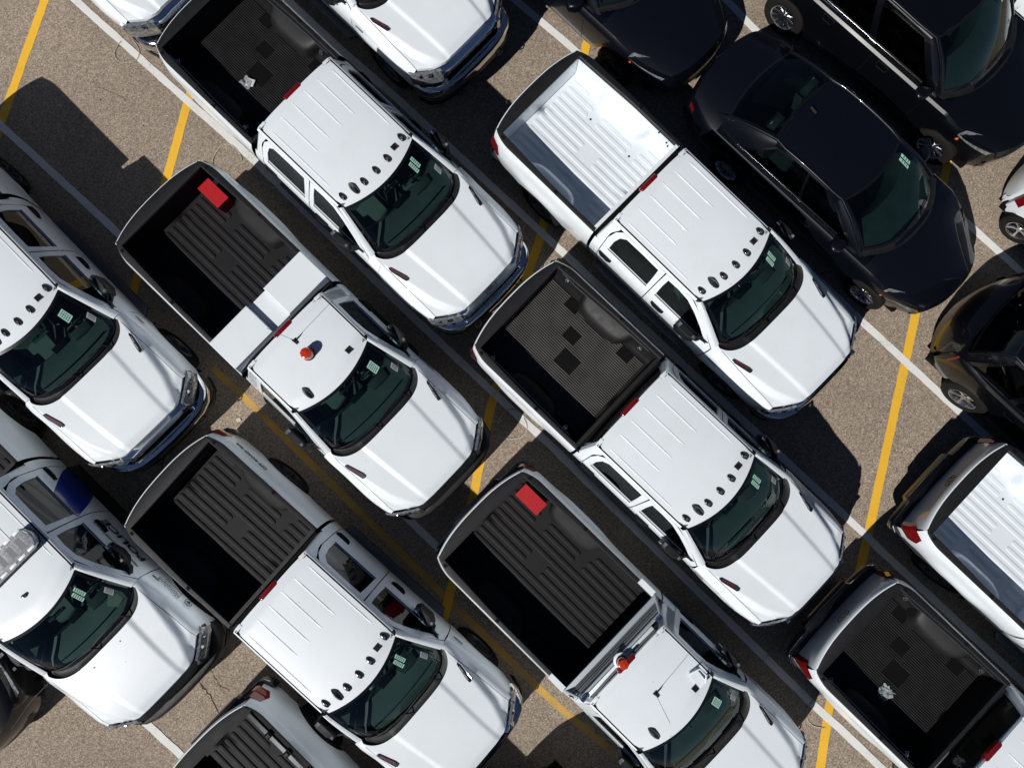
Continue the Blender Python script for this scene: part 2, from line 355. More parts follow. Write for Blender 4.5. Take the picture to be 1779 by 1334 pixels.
# ================================================================ WHEEL
def wheel(parent, x, y, z, r, wd, side, rimmat, key, spokes=6):
    """tyre with its rim as a sub-part; side = +1 left, -1 right"""
    def tyre():
        b = MB(); h = wd / 2
        prof = [(r * 0.60, -h * 0.9), (r * 0.72, -h), (r * 0.9, -h * 0.98), (r * 0.975, -h * 0.8), (r, -h * 0.5), (r, 0), (r, h * 0.5), (r * 0.975, h * 0.8), (r * 0.9, h * 0.98), (r * 0.72, h), (r * 0.60, h * 0.9)]
        b.lathe(prof, (0, 0, 0), 'y', 32); return b
    def rim():
        b = MB(); h = wd / 2 * 0.9 * side; ri = r * 0.62
        b.lathe([(ri, h), (ri * 0.93, h * 1.02), (ri * 0.9, h * 0.8), (ri * 0.86, -h * 0.2)], (0, 0, 0), 'y', 32)
        b.lathe([(0.001, h * 0.72), (ri * 0.2, h * 0.72), (ri * 0.26, h * 0.6), (ri * 0.26, 0)], (0, 0, 0), 'y', 16)
        for k in range(spokes):
            a = k * 2 * math.pi / spokes
            for da, rr0, rr1, hw in ((0, 0.2, 0.93, 0.085),):
                ux, uz = math.cos(a + da), math.sin(a + da); px, pz = -uz, ux
                rows = []
                for t, hh, ww in ((rr0, 0.68, hw * 1.0), (0.55, 0.74, hw * 0.8), (rr1, 0.92, hw * 1.3)):
                    cx_, cz_ = ux * ri * t, uz * ri * t; q = ww * ri * 1.3
                    rows.append([(cx_ - px * q, h * (hh - 0.25), cz_ - pz * q), (cx_ - px * q * 0.7, h * hh, cz_ - pz * q * 0.7), (cx_ + px * q * 0.7, h * hh, cz_ + pz * q * 0.7), (cx_ + px * q, h * (hh - 0.25), cz_ + pz * q)])
                b.grid(rows)
        return b
    def disc():
        b = MB(); b.lathe([(0.001, 0.05 * side * wd), (r * 0.56, 0.05 * side * wd), (r * 0.58, 0)], (0, 0, 0), 'y', 24); return b
    w_ = mk('wheel', ('tyre', key, r), tyre, TYRE, parent); w_.location = (x * S, y * S, z * S)
    mk('rim', ('rim', key, side), rim, rimmat, w_)
    mk('brake_disc', ('disc', key, side), disc, DARK, w_)
    return w_

# ================================================================ PICKUP TRUCK
CX = 3.0                                            # root stands under the middle of the truck
def pickup(T, label, crew=True, bed='liner', front='chrome', lamps=True, mirrors='tow', decals=None, group='white pickup trucks parked in rows',
           matlook='', mast=False, nose=0.0, hdlen=0.0, badge=True, stickers=2, lowcab=False, rails=False, name='pickup_truck', third=True, dfx=0.0):
    BX = 0.0 if crew else 0.605
    FX = (0.0 if crew else -0.148) + dfx
    XW0 = 1.1 + (0.05 if not crew else 0); XW1 = 5.15 + FX
    K = (crew, hdlen, dfx); OFF = (CX, 0, 0)
    rt = root(name, T, label, 'pickup truck', group, cx=CX)
    def part(nm, b, m, key='', parent=None, lab=None, ang=35):
        o = mk(nm, (K, key) if key is not None else None, b, m, parent or rt, OFF, lab, ang); return o
    NX = hdlen                                       # nose stretch (negative = shorter hood)

    prof_bed = [(0.40, 0.94), (0.6, 0.975), (0.8, 1.0), (1.0, 1.02), (1.12, 1.02), (1.22, 1.008), (1.33, 0.99), (1.39, 0.97), (1.43, 0.945)]
    prof_cab = [(0.40, 0.94), (0.6, 0.965), (0.8, 0.995), (1.0, 1.015), (1.12, 1.015), (1.22, 1.0), (1.30, 0.975), (1.36, 0.945)]
    def side_y(x, z):
        b = interp(prof_bed if x < BX + 2.15 else prof_cab, z)
        fl = 0.0
        for xw in (XW0, XW1):
            fl = max(fl, 0.035 * math.exp(-((x - xw) / 0.52) ** 4) * (1 - sstep(1.0, 1.22, z)))
        y = b + fl
        if x < 0.34: y *= 1 - (0.09 if z > 1.2 else 0.07) * ((0.34 - x) / 0.34) ** 2
        xf = 5.3 + FX + NX
        if x > xf: y -= 0.04 * ((x - xf) / 0.55) ** 2
        return y
    def zbot(x, base=0.56):
        z = base
        for xw, ra in ((XW0, 0.53), (XW1, 0.53)):
            d = abs(x - xw)
            if d < ra: z = max(z, 0.40 + math.sqrt(ra * ra - d * d))
        return z
    def side_panel(s, x0, x1, top, base=0.56, st=0.06):
        b = MB(); rows = []
        for x in frange(x0, x1, st):
            zt = top(x) if callable(top) else top; zb = min(zbot(x, base), zt - 0.02); r = []
            for i in range(13):
                z = lerp(zb, zt, i / 12); r.append((x, s * side_y(x, z), z))
            r.insert(0, (x, s * (side_y(x, zb) - 0.06), zb + 0.01)); rows.append(r)
        b.grid(rows, flip=s < 0); return b
    # ---- bed -------------------------------------------------------------
    XB = BX + 2.12
    def rail_in(x): return lerp(0.815, 0.87, min(1, x / 1.2))
    def rail_out(x): return side_y(x, 1.43) + 0.004
    bedm = {'white': BEDW, 'mat': PLAST, 'liner': LINER}[bed]
    for s in (1, -1):
        part('bed_side', lambda s=s: side_panel(s, 0.0, XB, 1.432), WHITE, ('bs', s))
        def cap(s=s):
            b = MB(); rows = []
            for x in frange(0.0, XB - 0.005, 0.08):
                a, c = rail_in(x), rail_out(x)
                rows.append([(x, s * a, 1.36), (x, s * a, 1.434), (x, s * (a + 0.012), 1.444), (x, s * (c - 0.022), 1.444), (x, s * (c - 0.006), 1.438), (x, s * (c - 0.004), 1.42)])
            b.grid(rows, flip=s < 0); return b
        part('rail_cap', cap, CAP if not rails else LINER, ('cap', s))
        for x in ((0.16, 1.24, 2.45) if not crew else (0.16, 1.3)):
            def hole(s=s, x=x):
                b = MB(); y = s * (rail_in(x) + rail_out(x)) / 2; b.box(x - 0.028, x + 0.028, y - 0.022, y + 0.022, 1.4435, 1.4465); return b
            part('stake_pocket', hole, DARK, ('hole', s, x))
    WWX0, WWX1 = XW0 - 0.45, XW0 + 0.48
    ZF = 0.95
    def wall_y(x, z):
        y = 0.80 + 0.012 * (z - ZF) * 4 * (1 if x > .3 else .6)
        return min(y, rail_in(x) + 0.004)
    def tub():
        b = MB(); x0, x1 = 0.085, XB - 0.05
        # floor
        b.grid([[(x, lerp(-0.81, 0.81, j / 8), ZF) for j in range(9)] for x in frange(x0, x1, 0.3)], flip=True)
        for s in (1, -1):
            rows = []
            for x in frange(x0, x1, 0.05):
                r = []
                for i in range(11):
                    z = lerp(ZF, 1.437, i / 10); y = lerp(0.80, rail_in(x) + 0.003, min(1, (i / 10) * 2.2) ** 0.4)
                    # wheel housing: a long rounded bulge
                    d = (x - (WWX0 + WWX1) / 2) / ((WWX1 - WWX0) / 2)
                    if abs(d) < 1 and z < ZF + 0.27:
                        e = (1 - d ** 4) ** 0.5; y = min(y, 0.81 - 0.20 * e * math.sqrt(max(0, 1 - ((z - ZF) / 0.27) ** 2.4)))
                    r.append((x, s * y, z))
                rows.append(r)
            b.grid(rows, flip=s > 0)
        # bulkhead and tailgate inner face
        for x, k in ((x1, 1), (x0, -1)):
            b.grid([[(x + (0.02 if i == 4 else 0) * k, lerp(-0.87, 0.87, j / 8), lerp(ZF, 1.437, i / 4)) for j in range(9)] for i in range(5)])
        return b
    tubo = part('bed_tub', tub, bedm if bed != 'mat' else PLAST, 'tub', ang=50)
    def bulktop():
        b = MB(); b.box(XB - 0.055, XB, -0.90, 0.90, 1.36, 1.436, 0.006); return b
    part('bulkhead', bulktop, WHITE if bed == 'white' else CAP, 'bulk' + bed, ang=8)
    def rib(b, xa, xb, y, wdt, h):
        """pressed rib with rounded ends"""
        n = 5; o = []
        for k in range(n + 1):
            a = -math.pi / 2 + math.pi * k / n; o.append((xb - wdt / 2 + math.cos(a) * wdt / 2, y + math.sin(a) * wdt / 2))
        for k in range(n + 1):
            a = math.pi / 2 + math.pi * k / n; o.append((xa + wdt / 2 + math.cos(a) * wdt / 2, y + math.sin(a) * wdt / 2))
        def inset(q):
            r = []
            for (x, yy) in o:
                cx_ = min(max(x, xa + wdt / 2), xb - wdt / 2); dx, dy = x - cx_, yy - y; L = math.hypot(dx, dy) or 1
                r.append((x - dx / L * q, yy - dy / L * q))
            return r
        base = len(b.v); n2 = len(o)
        for q, z in ((0, ZF + 0.001), (wdt * 0.07, ZF + h * 0.8), (wdt * 0.16, ZF + h)):
            b.v += [(x, yy, z) for x, yy in inset(q)]
        for i in range(2):
            for j in range(n2): b.f.append([base + i * n2 + j, base + i * n2 + (j + 1) % n2, base + (i + 1) * n2 + (j + 1) % n2, base + (i + 1) * n2 + j])
        b.f.append([base + 2 * n2 + j for j in range(n2)])
    if bed in ('white', 'liner'):
        def ribs():
            b = MB(); xe = XB - 0.09; wd = 0.074; h = 0.010 if bed == 'white' else 0.014; p = 0.1235
            for k in range(6):
                y = 0.0625 + 0.125 * k
                segs = [[(0.15, 1.0), (1.30, xe)], [(0.15, xe)], [(0.15, xe)], [(0.15, 0.71), (0.89, 1.54), (1.70, xe)], [(0.15, 0.71), (0.89, 1.54), (1.70, xe)], [(0.15, 0.50), (1.76, xe)]][k]
                for a, c in segs:
                    if c - a > 0.14: rib(b, a, c, y, wd, h); rib(b, a, c, -y, wd, h)
            return b
        part('floor_rib', ribs, bedm, 'ribs' + bed, tubo)
        if bed == 'white':
            for x, y in ((0.78, 0.44), (1.62, 0.44)): part('drain_hole', lambda x=x, y=y: (lambda b: (b.lathe([(0.017, 0.004), (0.001, 0.0045)], (x, y, ZF + 0.002), 'z', 12), b)[1])(MB()), DARK, ('holes', x), tubo)
            for x, z in ((0.22, 1.3), (0.3, 1.33), (1.93, 1.3), (1.97, 1.24), (1.75, 1.37)): part('wall_slot', lambda x=x, z=z: (lambda b: (b.box(x - .012, x + .012, 0.846, 0.858, z - 0.02, z + 0.01), b)[1])(MB()), DARK, ('slot', x), tubo)
        else:
            def lip():
                b = MB(); b.box(0.06, 0.10, -0.80, 0.80, ZF, 1.425); return b
            part('liner_tail_panel', lip, LINER, 'lip')
    if bed == 'mat':
        def matm():
            b = MB(); n = 44; y0, y1 = -0.74, 0.74
            pat = ((0.93, 0.30, 0.12, 0.10), (0.62, 0.66, 0.12, 0.10), (1.15, -0.03, 0.17, 0.13), (1.72, 0.66, 0.12, 0.1), (1.15, -0.66, .13, .1))
            for k in range(n):
                y = lerp(y0, y1, (k + 0.5) / n); wdt = (y1 - y0) / n * 0.30
                segs = [(0.12, XB - 0.09)]
                for px_, py_, hx, hy in pat:
                    if abs(y - py_) < hy:
                        ns = []
                        for a, c in segs:
                            if px_ - hx > a and px_ + hx < c: ns += [(a, px_ - hx), (px_ + hx, c)]
                            elif px_ + hx > a and px_ - hx < c: ns += [(px_ + hx, c)] if px_ - hx <= a else [(a, px_ - hx)]
                            else: ns.append((a, c))
                        segs = ns
                if abs(y) > 0.57:                       # housings
                    ns = []
                    for a, c in segs:
                        if a < WWX0 and c > WWX1: ns += [(a, WWX0 + 0.0), (WWX1, c)]
                        else: ns.append((a, c))
                    segs = ns
                for a, c in segs:
                    if c - a < 0.05: continue
                    z = ZF + 0.006
                    b.grid([[(x, y - wdt, z), (x, y - wdt * 0.6, z + 0.009), (x, y + wdt * 0.6, z + 0.009), (x, y + wdt, z)] for x in frange(a, c, 0.5)], flip=True)
            return b
        part('mat_base', lambda: (lambda b: (b.box(0.11, XB - 0.08, -0.745, 0.745, ZF, ZF + 0.006), b)[1])(MB()), DARKRUB, 'mbase')
        part('rubber_mat', matm, MATRUB.get(matlook, RUBBER), 'mat')
        for s in (1, -1):
            for x in (0.32, XB - 0.32):
                def tie(s=s, x=x):
                    b = MB(); b.box(x - 0.03, x + 0.03, s * 0.82 - 0.02, s * 0.82 + 0.02, 1.25, 1.34, 0.01)
                    b.tube([(x - 0.03, s * 0.80, 1.3), (x, s * 0.765, 1.31), (x + 0.03, s * 0.80, 1.3)], 0.007, 6); return b
                part('tie_down', tie, ALU, ('ties', s, x))
            part('tie_rail', lambda s=s: (lambda b: (b.tube([(0.2, s * 0.825, 1.37), (0.45, s * 0.815, 1.34), (XB - 0.5, s * 0.85, 1.37), (XB - 0.2, s * 0.85, 1.38)], 0.006, 5), b)[1])(MB()), ALU, ('trail', s))
    if rails:
        for s in (1, -1): part('cargo_rail', lambda s=s: (lambda b: (b.box(0.14, XB - 0.1, s * (0.83) - 0.028, s * 0.83 + 0.028, 1.446, 1.468, 0.006), b)[1])(MB()), mat('rail_anodised', (0.10, 0.105, 0.11), 0.35, metal=0.7), ('crail', s))
        for s in (1, -1):
            for x in (0.55, 0.92, 1.3):
                def cl(s=s, x=x):
                    b = MB(); b.box(x - 0.045, x + 0.045, s * 0.83 - 0.04, s * 0.83 + 0.04, 1.468, 1.488, 0.01)
                    b.tube([(x - 0.03, s * 0.83 - 0.035, 1.49), (x - 0.03, s * 0.83 - 0.02, 1.53), (x + 0.03, s * 0.83 - 0.02, 1.53), (x + 0.03, s * 0.83 - 0.035, 1.49)], 0.008, 6); return b
                part('cleat', cl, CAP, ('cl', s, x))
    # ---- tailgate --------------------------------------------------------
    def tg_x(y): return -0.128 * (1 - (abs(y) / 0.875) ** 2.6)
    def tailgate():
        b = MB(); rows = []
        for j in range(25):
            y = lerp(-0.875, 0.875, j / 24); x = tg_x(y)
            r = [(0.05, y, 1.43), (x + 0.02, y, 1.442), (x + 0.004, y, 1.436), (x - 0.004, y, 1.42), (x - 0.012, y, 1.36), (x * 0.85 - 0.012, y, 1.3), (x * 0.6 + 0.0, y, 1.15), (x * 0.4 + 0.012, y, 0.95), (x * 0.25 + 0.03, y, 0.72), (0.08, y, 0.70)]
            rows.append(r)
        b.grid(rows); return b
    part('tailgate', tailgate, WHITE, 'tg')
    def tgcap():
        b = MB(); rows = []
        for j in range(25):
            y = lerp(-0.862, 0.862, j / 24); x = tg_x(y)
            rows.append([(0.095, y, 1.40), (0.095, y, 1.445), (0.06, y, 1.450), (x + 0.03, y, 1.450), (x + 0.018, y, 1.443)])
        b.grid(rows); return b
    part('tailgate_cap', tgcap, CAP if not rails else LINER, 'tgc')
    def badge_t():
        b = MB(); x = tg_x(0) * 0.72 - 0.008
        b.tube([(x - 0.012, 0.11 * math.cos(a), 1.22 + 0.075 * math.sin(a)) for a in [k * math.pi / 8 for k in range(17)]], 0.008, 6, cap=False)
        b.tube([(x - 0.015, 0.07, 1.26), (x - 0.02, 0.03, 1.2), (x - 0.015, 0, 1.27), (x - 0.02, -0.03, 1.2), (x - 0.015, -0.07, 1.26)], 0.008, 6); return b
    part('tailgate_emblem', badge_t, mat('emblem_gold', (0.30, 0.25, 0.14), 0.25, metal=1.0), 'tge')
    for s in (1, -1):
        def tail(s=s):
            b = MB(); rows = []
            for i in range(7):
                z = lerp(0.92, 1.27, i / 6); r = []
                for x in (-0.035, 0.0, 0.05, 0.12, 0.20 - 0.06 * abs(i - 3) / 3):
                    yy = side_y(max(x, 0), z) + 0.006 - (0.05 if x < 0 else 0.0); r.append((x - (0.03 if x < 0.01 else 0), s * yy, z))
                rows.append(r)
            for r in rows: r.insert(0, (-0.058, s * 0.83, r[0][2]))
            b.grid(rows, flip=s > 0); return b
        part('taillight', tail, REDL, ('tl', s))
    def rbump():
        plan = [(0.16, 1.02), (0.04, 1.01), (-0.05, 0.96), (-0.09, 0.88), (-0.115, 0.50), (-0.175, 0.46), (-0.18, 0.0), (-0.175, -0.46), (-0.115, -0.50), (-0.09, -0.88), (-0.05, -0.96), (0.04, -1.01), (0.16, -1.02)]
        b = MB(); inner = [(0.12, y * 0.97) for x, y in plan]
        rows = []
        for (x, y), (xi, yi) in zip(plan, inner):
            rows.append([(xi, yi, 0.74), (lerp(x, xi, 0.12), y * 0.985, 0.755), (x + 0.012, y * 0.995, 0.745), (x, y, 0.72), (x + 0.01, y, 0.56), (x + 0.06, y * 0.98, 0.50)])
        b.grid(rows); return b
    part('rear_bumper', rbump, BLACKP, 'rb')
    def rbtrim():
        b = MB(); b.tube([(0.04, 1.01, 0.738), (-0.05, 0.962, 0.742), (-0.092, 0.88, 0.742), (-0.118, 0.505, 0.742), (-0.178, 0.46, 0.742), (-0.184, 0, 0.742), (-0.178, -0.46, 0.742), (-0.118, -0.505, 0.742), (-0.092, -0.88, 0.742), (-0.05, -0.962, 0.742), (0.04, -1.01, 0.738)], 0.007, 6); return b
    part('bumper_trim', rbtrim, CHROME, 'rbt')
    # ---- frame, inner floor (dark) and an added block in the cab gap -------------------------------------
    XC = BX + 2.17
    def under():
        b = MB(); b.box(0.1, 5.75 + FX + NX, -0.90, 0.90, 0.42, 0.60); b.box(0.05, XB, -0.78, 0.78, 0.6, 0.93)
        b.box(XB - 0.03, XC + 0.03, -0.86, 0.86, 0.6, 1.34); b.box(BX + 2.2, 4.75 + FX, -0.90, 0.90, 0.6, 0.72); b.box(4.75 + FX, 5.7 + FX + NX, -0.62, 0.62, 0.6, 1.0); return b  # first box here is added to stop sun passing between bed and cab
    part('underbody_gap_block', under, DARK, 'under')
    # ---- cab ---------------------------------------------------------------
    XC = BX + 2.17
    ZB = 1.36
    def gy(z): return interp([(1.36, 0.945), (1.5, 0.885), (1.65, 0.82), (1.78, 0.76), (1.83, 0.737), (1.86, 0.72)], z)
    doors = [(2.34, 3.305), (3.32, 4.56 + FX)] if crew else [(BX + 2.42, 4.56 + FX)]
    # roof
    def roof_front(y): return 4.12 + FX - 0.17 * (abs(y) / 0.705) ** 2
    RX0 = BX + 2.24
    def roof_z(x, y):
        z = 1.897 - 0.028 * (abs(y) / 0.7) ** 2.4
        z -= 0.035 * sstep(0.16, 0.0, x - RX0); z -= 0.03 * sstep(0.22, 0.0, roof_front(y) - x); return z
    def roofm():
        b = MB(); ys = [lerp(-0.70, 0.70, j / 40) for j in range(41)]; rows = []
        for i in range(34):
            t = i / 33; r = []
            for y in ys:
                x = lerp(RX0 + 0.02 * (abs(y) / 0.7) ** 6, roof_front(y), t); r.append((x, y, roof_z(x, y)))
            rows.append(r)
        b.grid(rows, flip=True)
        b.grid([[(p[0], p[1], p[2]) for p in rows[0]], [(p[0] - 0.006, p[1], p[2] - 0.035) for p in rows[0]]])
        # raised beads
        if crew:
            beads = [(0.62, 2.43, 3.60), (0.375, 2.39, 3.13), (0.127, 2.375, 3.13), (-0.127, 2.375, 3.13), (-0.375, 2.39, 3.13), (-0.62, 2.43, 3.60)]
            for y, a, c in beads:
                rr = []
                for x in frange(a, c, 0.08):
                    e = min(1, (x - a) / 0.03 + 0.01, (c - x) / 0.03 + 0.01); z = roof_z(x, y); wd = 0.0065
                    rr.append([(x, y - wd * 2, z - 0.0005), (x, y - wd, z + 0.0055 * e), (x, y + wd, z + 0.0055 * e), (x, y + wd * 2, z - 0.0005)])
                b.grid(rr, flip=True)
        return b
    roof = part('roof', roofm, WHITE, 'roof', ang=30)
    for s in (1, -1):
        def ditch(s=s):
            b = MB(); rows = []
            for x in frange(RX0 + 0.02, 3.95 + FX, 0.12):
                rows.append([(x, s * 0.696, 1.862), (x, s * 0.703, 1.848), (x, s * 0.717, 1.848), (x, s * 0.724, 1.860)])
            b.grid(rows, flip=s < 0); return b
        part('roof_channel', ditch, PLAST, ('ditch', s), roof)
    # pillars and frames per side
    for s in (1, -1):
        def pill(s=s):
            b = MB()
            # roof rail: from channel down to the top of the door frames
            rows = []
            for x in frange(RX0 + 0.02, 3.88 + FX, 0.1):
                rows.append([(x, s * 0.72, 1.862), (x, s * 0.735, 1.858), (x, s * 0.748, 1.842), (x, s * 0.752, 1.82)])
            b.grid(rows, flip=s < 0)
            # rear corner panel
            rows = []
            for t in range(9):
                z = lerp(ZB, 1.842, t / 8); xr = XC + lerp(0.0, 0.075, t / 8); x1 = doors[0][0] - 0.012 + (0.10 * sstep(1.6, 1.85, z) if crew else 0.02)
                y = gy(z) + 0.008
                rows.append([(xr, s * (y - 0.10), z), (xr + 0.012, s * (y - 0.03), z), (xr + 0.05, s * y, z), (x1, s * y, z)])
            b.grid(rows, flip=s > 0)
            b.grid([[(XC + 0.065, s * 0.60, 1.845), (XC + 0.07, s * 0.70, 1.845), (XC + 0.085, s * 0.75, 1.838)], [(RX0 + 0.05, s * 0.60, 1.858), (RX0 + 0.05, s * 0.70, 1.860), (RX0 + 0.05, s * 0.751, 1.835)]], flip=s > 0)
            # A pillar
            rows = []
            for t in range(13):
                u_ = t / 12
                pw = (lerp(3.955, 4.60, u_) + FX, lerp(0.698, 0.835, u_) , lerp(1.868, 1.425, u_ ** 1.12))
                pd = (lerp(3.87, 4.57, u_) + FX, lerp(0.752, 0.945, u_ ** 1.05), lerp(1.82, 1.36, u_ ** 1.2))
                mid = ((pw[0] + pd[0]) / 2 + 0.01, (pw[1] + pd[1]) / 2 + 0.022, (pw[2] + pd[2]) / 2 + 0.028)
                rows.append([(pw[0], s * pw[1], pw[2]), ((pw[0] + mid[0]) / 2, s * ((pw[1] + mid[1]) / 2 + 0.004), (pw[2] + mid[2]) / 2 + 0.012), (mid[0], s * mid[1], mid[2]), (pd[0], s * pd[1], pd[2])])
            b.grid(rows, flip=s > 0)
            return b
        part('cab_frame', pill, WHITE, ('pill', s), ang=40)
        part('cab_corner', lambda s=s: side_panel(s, XC, doors[0][0] - 0.012, ZB), WHITE, ('cc', s))
        # doors
        for di, (a, c) in enumerate(doors):
            frontd = di == len(doors) - 1
            def doorm(s=s, a=a, c=c, frontd=frontd):
                b = side_panel(s, a, c, ZB, base=0.60)
                o_, w_ = frame_polys(a, c, frontd); n = len(o_)
                rows = [[(x, s * (gy(z) + 0.010), z) for x, z in o_], [(x, s * (gy(z) + 0.011), z) for x, z in w_], [(x, s * (gy(z) - 0.012), z) for x, z in w_]]
                b.grid(rows, closed=True); return b
            def frame_polys(a, c, frontd):
                if frontd:
                    if crew: o_ = [(a, 1.362), (a, 1.60), (a + 0.005, 1.815), (3.60 + FX, 1.822), (3.84 + FX, 1.812), (4.07 + FX, 1.715), (4.32 + FX, 1.55), (c, 1.362), (4.0 + FX, 1.362)]
                    else: o_ = [(a, 1.362), (a + 0.0, 1.60), (a + 0.02, 1.815), (3.55 + FX, 1.822), (3.84 + FX, 1.812), (4.07 + FX, 1.715), (4.32 + FX, 1.55), (c, 1.362), (4.0 + FX, 1.362)]
                    w_ = [(a + 0.10, 1.368), (a + 0.085, 1.60), (a + 0.09, 1.755), (3.60 + FX, 1.765), (3.80 + FX, 1.745), (4.00 + FX, 1.66), (4.22 + FX, 1.53), (4.44 + FX, 1.368), (3.98 + FX, 1.368)]
                else:
                    o_ = [(a, 1.362), (a + 0.0, 1.55), (a + 0.05, 1.72), (a + 0.14, 1.815), (2.9, 1.82), (c, 1.815), (c, 1.60), (c, 1.362), (2.9, 1.362)]
                    w_ = [(a + 0.11, 1.368), (a + 0.11, 1.55), (a + 0.15, 1.69), (a + 0.24, 1.758), (2.9, 1.765), (c - 0.10, 1.76), (c - 0.085, 1.60), (c - 0.075, 1.368), (2.9, 1.368)]
                return o_, w_
            stripe = decals == 'police'
            d = part('door', doorm, WHITE, ('door', s, di), ang=40)
            def winm(s=s, a=a, c=c, frontd=frontd):
                b = MB(); _, w_ = frame_polys(a, c, frontd); b.face([(x, s * (gy(z) - 0.008), z) for x, z in w_]); return b
            part('window', winm, GLASS if frontd else GLASSD, ('win', s, di), d)
            def seal(s=s, a=a, c=c, frontd=frontd):
                b = MB(); x0, x1 = (a + 0.09, 4.46 + FX) if frontd else (a + 0.1, c - 0.07)
                b.grid([[(x, s * (gy(1.36) + 0.016), 1.358), (x, s * (gy(1.37) + 0.014), 1.374)] for x in frange(x0, x1, 0.3)]); return b
            part('belt_seal', seal, PLAST, ('seal', s, di), d)
            def hand(s=s, a=a, c=c, frontd=frontd):
                x0 = 2.35 if not frontd else (3.45 if crew else a + 0.10); b = MB(); y = side_y(x0 + 0.1, 1.17)
                b.box(x0, x0 + 0.25, min(s * (y - 0.01), s * (y + 0.018)), max(s * (y - 0.01), s * (y + 0.018)), 1.135, 1.20, 0.0)
                b.tube([(x0 + 0.02, s * (y + 0.02), 1.172), (x0 + 0.06, s * (y + 0.038), 1.172), (x0 + 0.19, s * (y + 0.038), 1.172), (x0 + 0.24, s * (y + 0.02), 1.172)], 0.014, 6); return b
            part('door_handle', hand, PLAST, ('hand', s, di), d)
            if not crew and frontd:
                pass
    if not crew:
        for s in (1, -1):
            def bp(s=s):
                b = MB(); a = doors[0][0]
                rows = []
                for t in range(9):
                    z = lerp(ZB, 1.842, t / 8); rows.append([(XC + 0.09, s * (gy(z) + 0.008), z), (a - 0.004, s * (gy(z) + 0.008), z)])
                b.grid(rows); return b
            part('rear_quarter', bp, WHITE, ('bp', s))
    # cab back wall with its window
    def back():
        b = MB(); rows = []
        for i in range(9):
            z = lerp(0.6, 1.85, i / 8); x = XC + 0.01 + (0.075 * sstep(1.36, 1.86, z)); y = (0.92 if z < ZB else gy(z) - 0.03)
            rows.append([(x + 0.02, -y, z), (x, -y * 0.93, z), (x - 0.006, 0, z), (x, y * 0.93, z), (x + 0.02, y, z)])
        b.grid(rows); return b
    part('cab_back', back, WHITE, 'back')
    def bwin():
        b = MB(); rows = []
        for z, h in ((1.41, 0.78), (1.6, 0.72), (1.79, 0.64)):
            x = XC + 0.0 + (0.075 * sstep(1.36, 1.86, z)) - 0.012; rows.append([(x + 0.012, -h, z), (x, -h * 0.5, z), (x, h * 0.5, z), (x + 0.012, h, z)])
        b.grid(rows); return b
    part('rear_window', bwin, mat('black_glass', (0.004, 0.004, 0.004), 0.06, coat=1.0), 'bwin')
    if third:
        def tbl():
            b = MB(); b.prism([(RX0 - 0.045, -0.14), (RX0 - 0.03, -0.165), (RX0 + 0.012, -0.165), (RX0 + 0.026, -0.145), (RX0 + 0.026, 0.145), (RX0 + 0.012, 0.165), (RX0 - 0.03, 0.165), (RX0 - 0.045, 0.14)], 1.80, 1.870, 0.015); return b
        part('brake_lamp', tbl, REDL, 'tbl')
    # ---- hood, fenders, cowl ----------------------------------------------
    XF = FX + NX
    def hood_r(y): return 4.56 + FX + 0.365 * math.sqrt(max(0.0, 1 - (min(abs(y), 0.872) / 0.88) ** 4.2))
    def hood_f(y):
        y = abs(y)
        return interp([(0, 6.12), (0.3, 6.118), (0.5, 6.105), (0.58, 6.07), (0.66, 6.02), (0.78, 5.935), (0.885, 5.855), (1.0, 5.80)], y) + XF
    def ztop(x, y):
        u_ = (x - 4.7 - FX) / (1.42 + NX); u_ = min(1, max(0, u_)); y = abs(y)
        z = 1.432 - 0.10 * u_ - 0.09 * u_ ** 3.2
        yc = lerp(0.50, 0.40, u_); z += 0.024 * sstep(yc + 0.035, yc - 0.03, y) * sstep(0, 0.04, u_ + 0.02)
        ys = interp([(0, 0.96), (0.37, 0.885), (0.69, 0.80), (0.92, 0.665), (1.0, 0.60)], u_)
        z -= 0.075 * sstep(ys - 0.085, ys + 0.03, y) * sstep(-0.1, 0.25, u_)
        z -= 0.022 * y * y
        if y > 0.88: z -= 0.115 * ((y - 0.88) / 0.13) ** 2
        z -= 0.03 * sstep(0.10, 0.0, hood_f(y) - x)
        return z
    def hoodm():
        b = MB(); ys = [lerp(-0.80, 0.80, j / 64) for j in range(65)]; ys = [-0.878 + 0.078 * (j / 8) ** 2 for j in range(0, 8)][:0] + [-0.8 - 0.078 * (1 - ((8 - j) / 8 - 1) ** 2) for j in range(0, 8)] + ys + [0.8 + 0.078 * (1 - (j / 8 - 1) ** 2) for j in range(1, 9)]; ys = sorted(set(round(q, 5) for q in ys)); rows = []
        for i in range(30):
            t = i / 29; rows.append([(lerp(hood_r(y), hood_f(y), t), y, ztop(lerp(hood_r(y), hood_f(y), t), y)) for y in ys])
        b.grid(rows, flip=True)
        b.grid([rows[-1], [(p[0] + 0.006, p[1], p[2] - 0.05) for p in rows[-1]]], flip=True); return b
    hood = part('hood', hoodm, WHITE, 'hood', ang=40)
